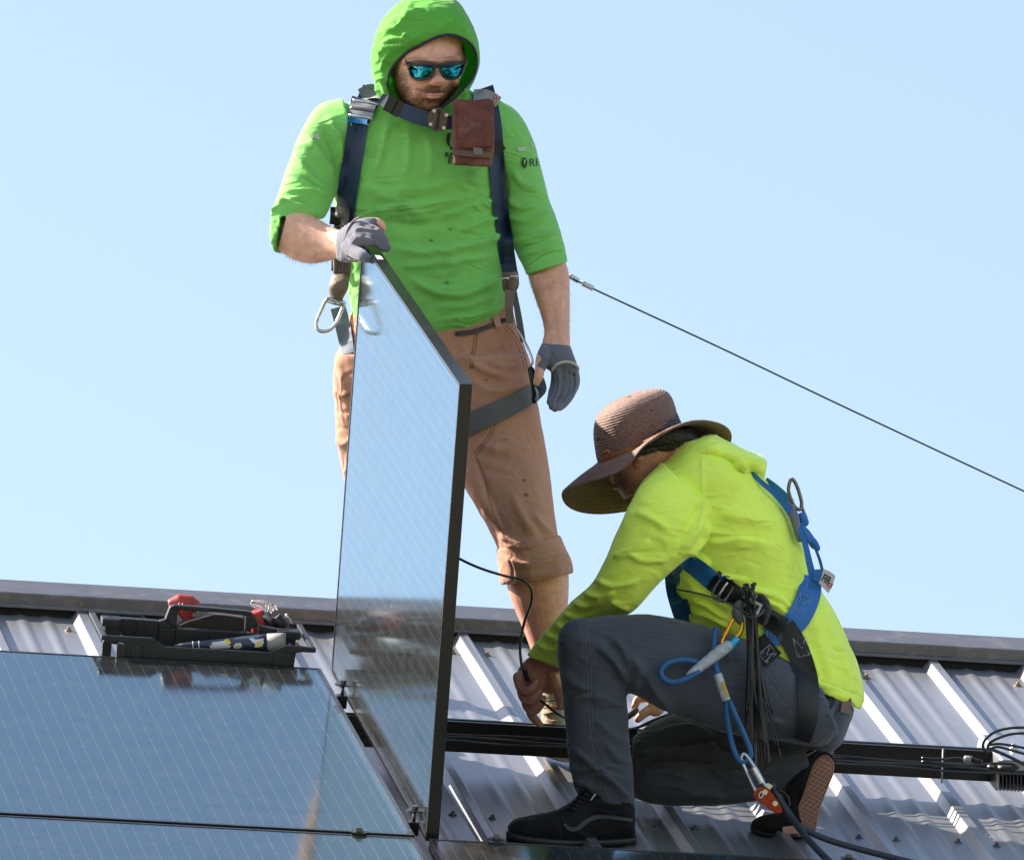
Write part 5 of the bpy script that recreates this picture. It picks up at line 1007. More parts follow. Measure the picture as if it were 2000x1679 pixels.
for i in range(1, npr * per + 1):
    t = i / (npr * per); sc = np.interp(t, pr[:, 0], pr[:, 1]); h = np.interp(t, pr[:, 0], pr[:, 2])
    ux, uy = -.19, -.98                                # crown axis in the picture
    c = I_.copy(); c0 = I_.mean(0); c = c0 + (c - c0) * sc; c[:, 0] += ux * h + .03 * h; c[:, 1] += uy * h + 2 * (c[:, 0] - c0[0]) / 78 * t * 6; c[:, 2] -= .0 * h
    R_.append((c, .0011 * abs(math.sin(math.pi * i / per))))
P = np.vstack([W(p[:, 0], p[:, 1], p[:, 2]) for p, _ in R_]); b_ = np.repeat([q for _, q in R_], NB); m = len(R_)
Q = np.array([(i * NB + j, i * NB + (j + 1) % NB, (i + 1) * NB + (j + 1) % NB, (i + 1) * NB + j) for i in range(m - 1) for j in range(NB)])
N = normals(P, Q); cc = W(1246, 850, 25.335); 
if ((N * (P - cc)).sum(1)[-NB * 40:]).mean() < 0: Q = Q[:, ::-1]; N = -N
P = P + N * b_[:, None] * 1.7 + N * (noise3(P * 9) * .004 + noise3(P * 120) * .0007)[:, None]
hatm, nt, b = M_('brown_braided_hat'); L = nt.links.new
tc = node(nt, 'ShaderNodeTexCoord'); n1 = node(nt, 'ShaderNodeTexNoise', Scale=260., Detail=4., Roughness=.7); L(tc.outputs['Object'], n1.inputs[0]); cr = node(nt, 'ShaderNodeValToRGB'); L(n1.outputs[0], cr.inputs[0])
cr.color_ramp.elements[0].position = .32; cr.color_ramp.elements[0].color = (.055, .028, .023, 1); cr.color_ramp.elements[1].position = .7; cr.color_ramp.elements[1].color = (.30, .165, .13, 1); L(cr.outputs[0], b.inputs['Base Color']); b.inputs['Roughness'].default_value = .75; b.inputs['Sheen Weight'].default_value = .15
bp = node(nt, 'ShaderNodeBump', Strength=.7, Distance=.002); L(n1.outputs[0], bp.inputs['Height']); L(bp.outputs[0], b.inputs['Normal'])
hat = link('hat', qmesh('hat', P, Q), hatm, kn); md = hat.modifiers.new('s', 'SOLIDIFY'); md.thickness = .0024; md.offset = -1
KH = bvh((P, Q))
ORG = mat('orange_cord', (.42, .15, .04), .6, var=.2)
for dy in (0, 5): 
    q = [(i[0], i[1] - 2 - dy, i[2]) for i in I_[0:NB // 2 + 4:6]]
    pts = [(X, Y, (hit(KH, X, Y) or 25.25) - .0025) for X, Y, _ in q[1:-1]]; ptube('hat_cord', pts, .0017, ORG, hat)
ptube('cord_knot', [(1180, 884, 25.262), (1186, 880, 25.255), (1190, 884, 25.257), (1183, 890, 25.262)], .0022, ORG, hat)
for xx, yy in ((1184, 845), (1201, 834), (1169, 858), (1272, 802)):
    z = hit(KH, xx, yy); c = W(xx, yy, z + .0005); bb_ = MB(); bb_.cyl(c, c - CR[:, 2] * -.0018, .0032, 10); bb_.link('eyelet', RUBBER, hat)
# shoes
BLKS = fabric('black_suede', (.005, .0055, .008), .8, weave=500, bump=.3, sheen=.12, var=.25)
SOLB = mat('black_sole_rubber', (.006, .006, .008), .5, bump=.15)
up = [loft([(992, 1612, 993, 1634, 25.10, .030), (1004, 1600, 1005, 1638, 25.10, .040), (1024, 1594, 1026, 1642, 25.10, .046), (1052, 1588, 1055, 1644, 25.105, .048), (1088, 1580, 1092, 1645, 25.11, .046), (1118, 1562, 1122, 1646, 25.12, .044), (1146, 1535, 1152, 1646, 25.13, .042), (1186, 1526, 1192, 1645, 25.14, .042), (1222, 1540, 1226, 1643, 25.15, .042), (1240, 1575, 1240, 1638, 25.155, .034)], 5, 32)]
P, Q = fuse(up, .004, 3); N = normals(P, Q); P = crumple(P, N, .0015, (16, 16, 16))
P = fold(P, N, [('s', 5, 4, [(1150, 1548), (1190, 1556), (1232, 1552)]), ('s', 5, 4, [(1155, 1562), (1190, 1571), (1234, 1567)]), ('s', 5, 4, [(1160, 1577), (1195, 1585), (1236, 1582)]), ('v', 2, 2, [(1085, 1585), (1098, 1610), (1102, 1640)]), ('r', 4, 3, [(1130, 1556), (1122, 1575), (1115, 1590)])])
s1 = link('shoe', qmesh('shoe', P, Q), BLKS, kn); KS = bvh((P, Q))
P, Q = fuse([loft([(988, 1622, 989, 1636, 25.10, .036), (1000, 1624, 1002, 1641, 25.10, .046), (1030, 1630, 1032, 1648, 25.10, .052), (1070, 1634, 1070, 1652, 25.105, .054), (1120, 1637, 1120, 1654, 25.12, .050), (1180, 1636, 1180, 1653, 25.135, .048), (1225, 1633, 1225, 1650, 25.15, .046), (1243, 1630, 1243, 1647, 25.155, .036)], 5, 32, 3.5)], .0035, 2); link('sole', qmesh('sole', P, Q), SOLB, s1)
strap_obj('side_stripe', [(1102, 1608, 5), (1114, 1618, 8), (1130, 1616, 9), (1150, 1600, 9), (1172, 1594, 8), (1200, 1596, 7), (1236, 1601, 6)], KS, mat('grey_stripe', (.040, .044, .052), .6), s1, off=.001, th=.0015, nx=3)
for k in range(6): ptube('lace', [(1108 + 6 * k, 1578 - 7 * k, 25.085 + .004 * k), (1116 + 6 * k, 1576 - 7 * k, 25.072 + .004 * k), (1126 + 6 * k, 1582 - 7 * k, 25.073 + .004 * k)], .0022, RUBBER, s1, k=4, n=6)
ptube('lace_tip', [(1154, 1562, 25.085), (1158, 1556, 25.083), (1163, 1550, 25.085)], .0014, STITCH, s1, k=3)
# rear shoe: heel up, sole toward the right
up = [loft([(1546, 1452, 1606, 1462, 25.40, .034), (1540, 1486, 1612, 1478, 25.39, .040), (1534, 1522, 1596, 1530, 25.38, .044), (1526, 1560, 1582, 1572, 25.375, .046), (1522, 1590, 1578, 1604, 25.37, .045)], 5, 28), loft([(1574, 1585, 1576, 1624, 25.37, .044), (1540, 1582, 1545, 1632, 25.37, .046), (1505, 1588, 1508, 1632, 25.375, .042), (1482, 1594, 1484, 1626, 25.38, .036), (1468, 1604, 1469, 1618, 25.38, .022)], 5, 28)]
P, Q = fuse(up, .004, 3); N = normals(P, Q); P = crumple(P, N, .0015, (16, 16, 16)); s2 = link('shoe', qmesh('shoe', P, Q), BLKS, kn); KS2 = bvh((P, Q))
def waffle():
    m, nt, b = M_('gum_waffle_sole'); L = nt.links.new; tc = node(nt, 'ShaderNodeTexCoord')
    mp = node(nt, 'ShaderNodeMapping'); mp.inputs['Rotation'].default_value = (0, math.radians(45), 0); L(tc.outputs['Object'], mp.inputs[0])
    b.inputs['Base Color'].default_value = (.30, .145, .095, 1); b.inputs['Roughness'].default_value = .6
    n = node(nt, 'ShaderNodeTexNoise', Scale=60., Detail=4.); L(tc.outputs['Object'], n.inputs[0]); cr = node(nt, 'ShaderNodeValToRGB'); L(n.outputs[0], cr.inputs[0]); cr.color_ramp.elements[0].color = (.27, .135, .10, 1); cr.color_ramp.elements[1].color = (.46, .26, .19, 1); L(cr.outputs[0], b.inputs['Base Color'])
    return m
GUM = waffle()
so = [(1612, 1474), (1622, 1480), (1628, 1492), (1626, 1512), (1618, 1532), (1610, 1552), (1600, 1578), (1596, 1596), (1594, 1610), (1588, 1620), (1578, 1618), (1566, 1608), (1555, 1594), (1557, 1582), (1565, 1562), (1574, 1538), (1582, 1512), (1590, 1492), (1600, 1479)]
SO = spline(np.array(so, float), 3, True)
def inside(x, y, poly):
    c = False; n = len(poly)
    for i in range(n):
        (x1, y1), (x2, y2) = poly[i], poly[i - 1]
        if (y1 > y) != (y2 > y) and x < (x2 - x1) * (y - y1) / (y2 - y1) + x1: c = not c
    return c
def sz(x, y): return 25.292 - (x - 1590) * .0011 + (y - 1550) * .00012     # sole plane: its right edge comes toward the eye
c0 = SO.mean(0); big = c0 + (SO - c0) * 1.08
plate([tuple(p) for p in big], [sz(*p) + .004 for p in big], .016, 'sole_edge', SOLB, s2, bev=.002, smooth=False)
plate([tuple(p) for p in SO], [sz(*p) + .000 for p in SO], .004, 'sole', GUM, s2, bev=.0008)
rib_ = MB(); a1 = np.array([math.cos(math.radians(28)), math.sin(math.radians(28))]); a2 = np.array([math.cos(math.radians(-45)), math.sin(math.radians(-45))])
ins = c0 + (SO - c0) * .93; inp = [tuple(p) for p in ins]
for a_, pw_ in ((a1, 6.4), (a2, 6.8)):
    nrm = np.array([-a_[1], a_[0]])
    for k in range(-22, 23):
        run = []
        for s in np.arange(-100, 100, 2.0):
            p = c0 + nrm * k * pw_ * 1.25 + a_ * s
            if inside(p[0], p[1], inp): run.append(p)
            elif run:
                if len(run) > 2:
                    V, F = tube_geo(np.array([W(q[0], q[1], sz(*q) - .0004) for q in (run[0], run[len(run) // 2], run[-1])]), .0011, 4); rib_.add(V, F)
                run = []
ro = link('waffle_tread', mesh('waffle_tread', rib_.v, rib_.f), mat('gum_ridge', (.62, .40, .31), .6), s2, smooth=False); ro['kind'] = 'stuff'
V, F = tube_geo(np.array([W(p[0], p[1], sz(*p) - .0004) for p in np.vstack([SO, SO[:2]])]), .0014, 6); link('sole_welt', mesh('sole_welt', V, F), GUM, s2)
plate([(1528, 1614), (1560, 1610), (1580, 1622), (1568, 1632), (1530, 1634)], 25.322, .006, 'toe_sole', GUM, s2)
P, Q = fuse([loft([(1578, 1622, 1578, 1632, 25.37, .044), (1545, 1625, 1545, 1636, 25.37, .052), (1508, 1625, 1508, 1635, 25.375, .048), (1482, 1618, 1482, 1630, 25.38, .040), (1465, 1607, 1466, 1620, 25.38, .026)], 5, 28, 3)], .0035, 2); link('toe_rand', qmesh('toe_rand', P, Q), SOLB, s2)
for k in range(9): 
    t = k / 8; c = W(1563 + 16 * t + 22 * t * t * .6, 1494 - 40 * t + 12 * t * t, 25.352); bb_ = MB(); bb_.cyl(c, c + CR[:, 2] * .002, .0016, 8); bb_.link('white_stitch', STITCH, s2)

# harness
kh = empty('harness', W(1560, 1150, 25.3)); kh.parent = kn; kh.matrix_basis = world_of(kn).inverted() @ Matrix.Translation(Vector(W(1560, 1150, 25.3)))
strap_obj('shoulder_strap', [(1462, 918, 8), (1490, 944, 10), (1512, 962, 12), (1534, 986, 14), (1545, 1004, 14)], None, BLUE, kh, zfix=[25.26, 25.25, 25.26, 25.28, 25.29], off=.002)
strap_obj('shoulder_strap', [(1496, 935, 8), (1516, 952, 12), (1536, 972, 14), (1548, 990, 14)], None, BLUE, kh, zfix=[25.42, 25.40, 25.38, 25.36], off=.002)
P, Q = fuse([chain([(1538, 984, 25.30, 7), (1550, 1006, 25.29, 10), (1556, 1030, 25.28, 8), (1562, 1052, 25.28, 7)])], .003, 1); link('back_pad', qmesh('back_pad', P, Q), mat('grey_plastic_plate', (.12, .13, .17), .5), kh)
rg = [(1544, 937), (1549, 938), (1556, 948), (1562, 965), (1567, 985), (1573, 1003), (1568, 1000), (1561, 992), (1559, 1011), (1555, 1010), (1549, 993), (1542, 975), (1539, 955)]
rr_ = spline(np.array([(1545, 936), (1553, 942), (1561, 962), (1566, 985), (1562, 995), (1553, 990), (1545, 975), (1540, 955)], float), 6, True); C_ = W(rr_[:, 0], rr_[:, 1], 25.33 + (rr_[:, 0] - 1553) * .0004); C_ = np.vstack([C_, C_[:2]]); V, F = tube_geo(C_, .0042, 10); link('d_ring', mesh('d_ring', V, F), DARKSTEEL, kh)
ptube('ring_arm', [(1546, 975, 25.33), (1553, 1000, 25.325), (1557, 1012, 25.325)], .0040, DARKSTEEL, kh); ptube('ring_arm', [(1564, 985, 25.335), (1570, 1000, 25.335), (1575, 1012, 25.335)], .0036, DARKSTEEL, kh)
P, Q = fuse([chain([(1566, 1008, 25.31, 9), (1572, 1020, 25.31, 8)]), chain([(1560, 1026, 25.30, 6), (1574, 1042, 25.30, 9), (1588, 1060, 25.31, 9), (1596, 1070, 25.31, 6)]), chain([(1564, 1030, 25.29, 6), (1578, 1055, 25.29, 6)])], .003, 1); N = normals(P, Q); P = crumple(P, N, .002, (30, 30, 30)); link('webbing_loop', qmesh('webbing_loop', P, Q), BLUE, kh)
strap_obj('back_strap', [(1560, 1030, 10), (1572, 1060, 11), (1580, 1095, 13), (1588, 1130, 16), (1590, 1150, 26)], None, BLUE, kh, zfix=[25.28, 25.27, 25.255, 25.25, 25.25])
strap_obj('back_strap', [(1590, 1065, 5), (1600, 1090, 6), (1606, 1112, 6)], None, BLUE, kh, zfix=[25.36, 25.38, 25.40])
strap_obj('hip_strap', [(1586, 1124, 38), (1580, 1160, 46), (1566, 1195, 47), (1546, 1222, 46), (1520, 1238, 42), (1494, 1242, 36)], K1, BLUE, kh, off=.006, th=.003, nx=6)
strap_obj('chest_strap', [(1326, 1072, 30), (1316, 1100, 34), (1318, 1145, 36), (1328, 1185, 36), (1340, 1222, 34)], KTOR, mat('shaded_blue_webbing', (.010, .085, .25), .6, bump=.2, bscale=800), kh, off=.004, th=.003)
strap_obj('waist_strap', [(1334, 1092, 30), (1362, 1110, 36), (1394, 1136, 38), (1412, 1148, 38)], K1, BLUE, kh, off=.006, th=.003)
strap_obj('waist_strap', [(1404, 1142, 40), (1432, 1160, 40), (1460, 1182, 38), (1500, 1206, 38), (1530, 1226, 40)], K1, BLACKWEB, kh, off=.008, th=.004)
bk2 = empty('strap_buckle', W(1412, 1148, 25.2)); bk2.parent = kh; bk2.matrix_basis = world_of(kh).inverted() @ Matrix.Translation(Vector(W(1412, 1148, 25.2)))
z_ = (hit(K1, 1412, 1148) or 25.24) - .018
ptube('buckle_frame', [(1414, 1126, z_), (1434, 1140, z_), (1412, 1174, z_), (1391, 1160, z_)], .0030, DARKSTEEL, bk2, closed=True, k=3); ptube('buckle_bar', [(1424, 1132, z_ - .003), (1400, 1168, z_ - .003)], .0036, STEEL, bk2, k=3)
strap_obj('strap_keeper', [(1391, 1130, 42), (1399, 1136, 42)], K1, RUBBER, kh, off=.011, th=.004)
for k in range(7): ptube('label_line', [(1415 + 2.0 * k, 1172 - 3.2 * k, z_ - .002), (1418 + 2.0 * k, 1173.5 - 3.2 * k, z_ - .002)], .0007, STITCH, kh, k=2, n=5)
P, Q = fuse([loft([(1472, 1160, 1462, 1198, 25.22, .02), (1488, 1158, 1480, 1214, 25.21, .032), (1502, 1172, 1490, 1222, 25.21, .032), (1508, 1190, 1500, 1214, 25.215, .02)], 5)], .003, 3); link('hip_pad', qmesh('hip_pad', P, Q), fabric('black_padding', (.016, .014, .018), .8, bump=.3), kh)
plate([(1474, 1172), (1490, 1180), (1478, 1206), (1466, 1196)], 25.172, .0012, 'pad_label', mat('white_label', (.5, .5, .5), .6), kh); plate([(1478, 1180), (1484, 1183), (1474, 1200), (1470, 1196)], 25.1715, .0006, 'label_mark', RUBBER, kh)
strap_obj('leg_strap', [(1530, 1222, 44), (1548, 1250, 46), (1566, 1290, 44), (1578, 1335, 42), (1580, 1380, 40), (1574, 1420, 36), (1566, 1446, 32)], KA, BLACKWEB, kh, off=.007, th=.004, nx=6)
strap_obj('strap_tail', [(1478, 1248, 38), (1494, 1268, 40), (1512, 1288, 40)], KA, BLACKWEB, kh, off=.010, th=.004)
# stitched boxes
def stitches(cx, cy, w, h, a, tree, col_, zoff=.012, par=None):
    ca, sa = math.cos(a), math.sin(a); T_ = lambda u, v: (cx + u * ca - v * sa, cy + u * sa + v * ca)
    pl = [[(-w, -h), (w, -h), (w, h), (-w, h), (-w, -h)], [(-w * .75, h), (-w * .4, -h), (0, h), (w * .4, -h), (w * .75, h)], [(-w, -h), (0, h * .2), (w, -h)]]
    for q in pl:
        pts = []
        for u, v in q:
            X, Y = T_(u, v); z = hit(tree, X, Y); pts.append((X, Y, (z or 25.25) - zoff))
        ptube('stitching', pts, .0006, col_, par or kh, k=1, n=4)
stitches(1566, 1262, 13, 19, math.radians(-14), KA, STITCH); stitches(1566, 1178, 12, 16, math.radians(28), KA, mat('pale_blue_thread', (.25, .45, .65), .8), .0105); stitches(1512, 1242, 13, 12, math.radians(-8), KA, mat('pale_blue_thread2', (.25, .45, .65), .8), .0105); stitches(1500, 1276, 11, 14, math.radians(48), KA, STITCH, .0155)
# maker's tab
plate([(1590, 1112), (1610, 1110), (1605, 1142), (1588, 1132)], 25.235, .003, 'tab_strap', BLUE, kh); zt_ = 25.232
plate([(1608, 1110), (1622, 1116), (1632, 1124), (1627, 1142), (1618, 1158), (1608, 1148), (1599, 1138), (1605, 1124)], zt_, .002, 'white_tab', mat('white_tab', (.55, .53, .52), .7), kh)
lettering('tab_lettering', 'FIR', 1603, 1133, 15, bvh((W(np.array([1580, 1660, 1660, 1580]), np.array([1090, 1090, 1180, 1180]), zt_), np.array([[0, 1, 2, 3]]))), .0012, mat('black_ink', (.02, .02, .02), .7), kh, ang=math.radians(28), bold=True, sx=.62)
lettering('tab_lettering_red', 'CX', 1613, 1143, 9, bvh((W(np.array([1580, 1660, 1660, 1580]), np.array([1090, 1090, 1180, 1180]), zt_), np.array([[0, 1, 2, 3]]))), .0012, mat('red_ink', (.5, .05, .05), .7), kh, ang=math.radians(28), bold=True, sx=.7)

# ------------------------------------------------------------------ gear hanging from the kneeling man
ROPE = webbing('blue_rope_sheath', (.018, .10, .26)); ROPE.node_tree.nodes['Wave Texture'].inputs['Scale'].default_value = 60
GOLD = mat('gold_anodised', (.75, .36, .035), .28, .9, var=.15); CLEAR = mat('clear_sleeve', (.33, .36, .42), .22, 0, .7, var=.25, vscale=60, bump=.2); LBL = mat('cyan_anodised', (.03, .33, .60), .3, .6)
cb = empty('carabiner', W(1430, 1230, 25.1)); tag(cb, 'gold carabiner with a blue gate hanging at the kneeling man\'s hip', 'carabiner')
ptube('carabiner_body', [(1444, 1202, 25.135), (1450, 1212, 25.13), (1447, 1232, 25.125), (1436, 1246, 25.12), (1422, 1262, 25.115), (1412, 1266, 25.115), (1410, 1254, 25.12), (1420, 1232, 25.125), (1432, 1210, 25.13)], .0050, GOLD, cb, closed=True)
ptube('gate_sleeve', [(1441, 1246, 25.108), (1432, 1256, 25.105), (1424, 1268, 25.105)], .0085, LBL, cb, n=14)
ly = empty('rope_lanyard', W(1400, 1320, 25.1)); tag(ly, 'blue rope lanyard with a clear sleeve looping from the kneeling man\'s hip', 'lanyard')
ptube('rope', [(1366, 1310, 25.06), (1340, 1325, 25.05), (1312, 1332, 25.05), (1294, 1322, 25.05), (1292, 1308, 25.055), (1306, 1294, 25.06), (1334, 1288, 25.07), (1362, 1292, 25.08)], .0066, ROPE, ly)
P, Q = fuse([chain([(1420, 1262, 25.095, 12), (1406, 1272, 25.09, 12.5), (1380, 1292, 25.075, 11), (1358, 1310, 25.065, 10), (1348, 1318, 25.062, 9)])], .003, 2); N = normals(P, Q); P = crumple(P, N, .0008, (40, 40, 40)); link('clear_sleeve', qmesh('clear_sleeve', P, Q), CLEAR, ly)
ptube('rope', [(1398, 1226, 25.13), (1395, 1250, 25.115), (1396, 1290, 25.09), (1402, 1315, 25.07), (1412, 1345, 25.06)], .0070, ROPE, ly)
ptube('sleeve', [(1402, 1316, 25.065), (1409, 1340, 25.06), (1419, 1368, 25.055)], .0100, CLEAR, ly, n=14)
plate([(1408, 1330), (1414, 1329), (1424, 1360), (1418, 1362)], 25.046, .002, 'yellow_label', mat('yellow_label', (.55, .38, .04), .5), ly)
ptube('rope', [(1418, 1366, 25.06), (1420, 1400, 25.07), (1428, 1445, 25.08), (1438, 1475, 25.08), (1450, 1488, 25.08), (1462, 1482, 25.08), (1466, 1468, 25.08), (1456, 1440, 25.08), (1440, 1405, 25.07), (1424, 1368, 25.06)], .0064, ROPE, ly)
c2 = empty('carabiner', W(1465, 1500, 25.1)); tag(c2, 'steel screwgate carabiner joining the blue rope to the orange rope grab', 'carabiner')
ptube('carabiner_body', [(1448, 1478, 25.08), (1455, 1472, 25.08), (1470, 1492, 25.075), (1488, 1522, 25.07), (1496, 1545, 25.07), (1490, 1556, 25.07), (1478, 1548, 25.07), (1462, 1515, 25.075), (1450, 1488, 25.08)], .0052, mat('bluish_steel', (.36, .40, .48), .22, 1.), c2, closed=True)
ptube('screw_sleeve', [(1471, 1498, 25.062), (1480, 1515, 25.06), (1487, 1530, 25.06)], .0090, STEEL, c2, n=14)
rgb_ = empty('rope_grab', W(1500, 1560, 25.1)); tag(rgb_, 'orange metal rope grab clamped on the black safety rope', 'rope grab')
ORM = mat('orange_anodised', (.26, .032, .008), .25, .6, var=.3, vscale=70)
for dz, nm in ((.0, 'front_plate'), (.020, 'rear_plate')):
    plate(spline(np.array([(1474, 1545), (1484, 1536), (1500, 1540), (1514, 1556), (1524, 1572), (1528, 1584), (1520, 1588), (1506, 1582), (1494, 1572), (1478, 1562), (1471, 1554)], float), 3, True), 25.045 + dz, .005, nm, ORM, rgb_, bev=.0012)
for xx, yy in ((1494, 1546), (1514, 1568)):
    c = W(xx, yy, 25.040); bb_ = MB(); bb_.cyl(c, c + CR[:, 2] * .005, .0060, 16); bb_.link('pivot', STEEL, rgb_)
plate([(1492, 1534), (1500, 1528), (1510, 1534), (1504, 1542)], 25.045, .012, 'cam', STEEL, rgb_, bev=.001)
ptube('cam_lever', [(1516, 1538, 25.06), (1536, 1552, 25.06), (1542, 1568, 25.06), (1540, 1574, 25.06)], .0028, RUBBER, rgb_); ptube('ring', [(1488, 1556, 25.035), (1490, 1546, 25.035), (1484, 1548, 25.035), (1482, 1556, 25.035)], .0022, STEEL, rgb_, closed=True)
RP_ = webbing('black_rope_sheath', (.014, .022, .034)); RP_.node_tree.nodes['Wave Texture'].inputs['Scale'].default_value = 60
sr = empty('safety_rope', W(1560, 1610, 25.1)); tag(sr, 'thick black safety rope running from the rope grab off the bottom right', 'rope')
ptube('rope', [(1506, 1530, 25.07), (1514, 1545, 25.065), (1530, 1572, 25.06), (1548, 1598, 25.05), (1570, 1628, 25.00), (1600, 1662, 24.93), (1640, 1700, 24.85)], .0078, RP_, sr, n=12)
ptube('rope', [(1528, 1580, 25.075), (1542, 1598, 25.075), (1570, 1618, 25.08), (1620, 1640, 25.10), (1700, 1663, 25.13), (1800, 1688, 25.15), (1900, 1710, 25.15)], .0072, RP_, sr, n=12)
zp = empty('cable_tie_bundle', W(1460, 1200, 25.1)); tag(zp, 'bundle of black cable ties hanging from the kneeling man\'s waist strap', 'cable ties')
ZT = mat('black_nylon', (.010, .013, .019), .35, 0, .6); rz = random.Random(5)
for k in range(34):
    x0 = 1450 + rz.uniform(0, 26); y0 = 1140 + rz.uniform(0, 52); zc = 25.12 + rz.uniform(-.02, .02)
    xb = 1466 + rz.uniform(-8, 10); sp = rz.uniform(-.35, 1.0); yl = 1440 + rz.uniform(-60, 70) - 30 * abs(sp - .3); xe = 1470 + sp * 60 + rz.uniform(-6, 6)
    b_ = MB(); S = spline(np.array([(x0, y0, zc), (xb, 1200, 25.12 + .3 * (zc - 25.12)), (xb + (xe - xb) * .18 + 2, 1270, zc), (xb + (xe - xb) * .55, 1360, zc - .01), (xe, yl, zc - .015)], float), 5)
    Cc = W(S[:, 0], S[:, 1], S[:, 2]); dirx = CR[:, 0] * math.cos(k) * .9 + CR[:, 2] * math.sin(k); dirx /= np.linalg.norm(dirx); nn = np.cross(dirx, CR[:, 1]); V = []
    for c in Cc: V += [c - dirx * .0021 - nn * .0006, c + dirx * .0021 - nn * .0006, c + dirx * .0021 + nn * .0006, c - dirx * .0021 + nn * .0006]
    F = [(4 * i + j, 4 * i + (j + 1) % 4, 4 * i + 4 + (j + 1) % 4, 4 * i + 4 + j) for i in range(len(Cc) - 1) for j in range(4)] + [(3, 2, 1, 0), tuple(4 * (len(Cc) - 1) + j for j in range(4))]
    b_.add(V, F); h = Cc[0]; u_, v_, w_ = dirx * .0034, CR[:, 1] * .0036, nn * .0030
    b_.add([h + a * u_ + c * v_ + d * w_ for d in (-1, 1) for a, c in ((-1, -1), (1, -1), (1, 1), (-1, 1))], [(0, 3, 2, 1), (4, 5, 6, 7), (0, 1, 5, 4), (1, 2, 6, 5), (2, 3, 7, 6), (3, 0, 4, 7)])
    b_.link('cable_tie', ZT, zp)
ptube('binding_tie', [(1456, 1204, 25.085), (1470, 1206, 25.075), (1484, 1200, 25.085), (1492, 1190, 25.10)], .0028, ZT, zp); ptube('cable_tie', [(1320, 1150, 25.13), (1370, 1160, 25.11), (1420, 1176, 25.10), (1462, 1200, 25.09)], .0020, ZT, zp)
P, Q = fuse([chain([(1444, 1180, 25.13, 9), (1440, 1198, 25.13, 12), (1446, 1212, 25.13, 8)])], .003, 1); link('hanger', qmesh('hanger', P, Q), mat('grey_rubber', (.09, .09, .095), .5), zp)

# ------------------------------------------------------------------ cables
pv = empty('module_cable', W(1040, 1160, 25.4)); tag(pv, 'black cable from the back of the upright panel to the kneeling man\'s hand', 'cable')
j0 = PX(upt(.50, MH - .15, -.02)); ptube('cable', [(float(j0[0]), float(j0[1]), float(j0[2])), (float(j0[0]) + 60, float(j0[1]) + 70, 25.62), (870, 1072, 25.46), (900, 1092, 25.42), (940, 1110, 25.40), (985, 1124, 25.40), (1018, 1132, 25.41), (1036, 1148, 25.43), (1038, 1175, 25.45), (1024, 1215, 25.47), (1016, 1260, 25.47), (1019, 1300, 25.46), (1027, 1322, 25.455)], .0031, CABLE, pv)
ptube('connector', [(1024, 1308, 25.45), (1032, 1330, 25.45)], .0058, RUBBER, pv, k=3); ptube('cable', [(1056, 1368, 25.47), (1072, 1380, 25.46), (1090, 1394, 25.45), (1120, 1410, 25.5)], .0030, CABLE, pv)
bl = empty('trunk_cable', W(1000, 1440, 25.7)); tag(bl, 'black wires tied along the mounting rail from the upright panel to the inverter', 'cable')
for k, (dy, r_) in enumerate(((24, .0032), (31, .0034), (38, .0030))):
    pts = []
    for i, xx in enumerate(range(820, 2060, 60)):
        yy = 1408 + (xx - 875) * .0592 + dy + 1.6 * math.sin(i * 1.3 + k * 2); pts.append((xx, yy, float(PX(onroof(xx, yy - 2, -.05))[2]) - .022 - .003 * k))
    ptube('wire', pts, r_, CABLE, bl, k=4)
for xx in (1120, 1180, 1842, 1960):
    yt = 1408 + (xx - 875) * .0592; z0 = float(PX(onroof(xx, yt, -.028))[2])
    ptube('tie_wrap', [(xx, yt - 1, z0 + .004), (xx, yt, z0 - .012), (xx - 1, yt + 30, z0 - .036), (xx - 3, yt + 60, z0 - .030), (xx - 3, yt + 62, z0)], .0022, CABLE if xx != 1842 else mat('grey_tie', (.2, .2, .21), .4), bl, k=4)
wc = empty('loose_cable', W(1260, 1430, 25.5)); tag(wc, 'loose black cables fanned out under the kneeling man\'s far hand', 'cable')
for k, (a, b_) in enumerate((((1225, 1430), (1330, 1386)), ((1226, 1452), (1316, 1388)), ((1222, 1458), (1310, 1396)), ((1225, 1424), (1300, 1398)))):
    ptube('wire', [(a[0] - 40, a[1] + 14 - 6 * k, 25.60), (a[0], a[1], 25.58), ((a[0] + b_[0]) / 2, (a[1] + b_[1]) / 2 - 3 + 2 * k, 25.58), (b_[0], b_[1], 25.6)], .0032, CABLE, wc)
ptube('connector', [(1222, 1402, 25.66), (1236, 1392, 25.67), (1243, 1386, 25.68)], .0070, RUBBER, wc, k=3); ptube('connector', [(1222, 1428, 25.57), (1244, 1424, 25.57)], .0064, RUBBER, wc, k=3)

# ------------------------------------------------------------------ inverter on the rail, right edge
iv = empty('micro_inverter', W(1990, 1490, 25.65)); tag(iv, 'finned metal micro inverter with coiled black leads on the rail at the right edge', 'inverter')
zi = 25.66
def rl_(u, v, w): return RP(u, v, w)
b_ = MB(); Lu = 1.497; 
b_.prism([rl_(Lu, .44, -.060), rl_(Lu + .004, .44, -.030), rl_(Lu + .010, .46, -.024), rl_(Lu + .010, .20, -.024), rl_(Lu + .004, .19, -.030), rl_(Lu, .19, -.060)], (0, 0, 0), (.22, 0, 0)); b_.link('inverter_case', mat('cast_aluminium', (.42, .44, .48), .35, .8, var=.2, vscale=40, bump=.15), iv, bev=.003)
for k in range(14):
    b_ = MB(); u = Lu + .004 + k * .0085; b_.prism([rl_(u, .30, -.060), rl_(u, .455, -.060), rl_(u, .470, -.088), rl_(u, .44, -.100), rl_(u, .30, -.100)], (0, 0, 0), (.0022, 0, 0)); b_.link('cooling_fin', mat('black_cast_fin', (.05, .05, .055), .4, .6) if k == 0 else bpy.data.materials['black_cast_fin'], iv)
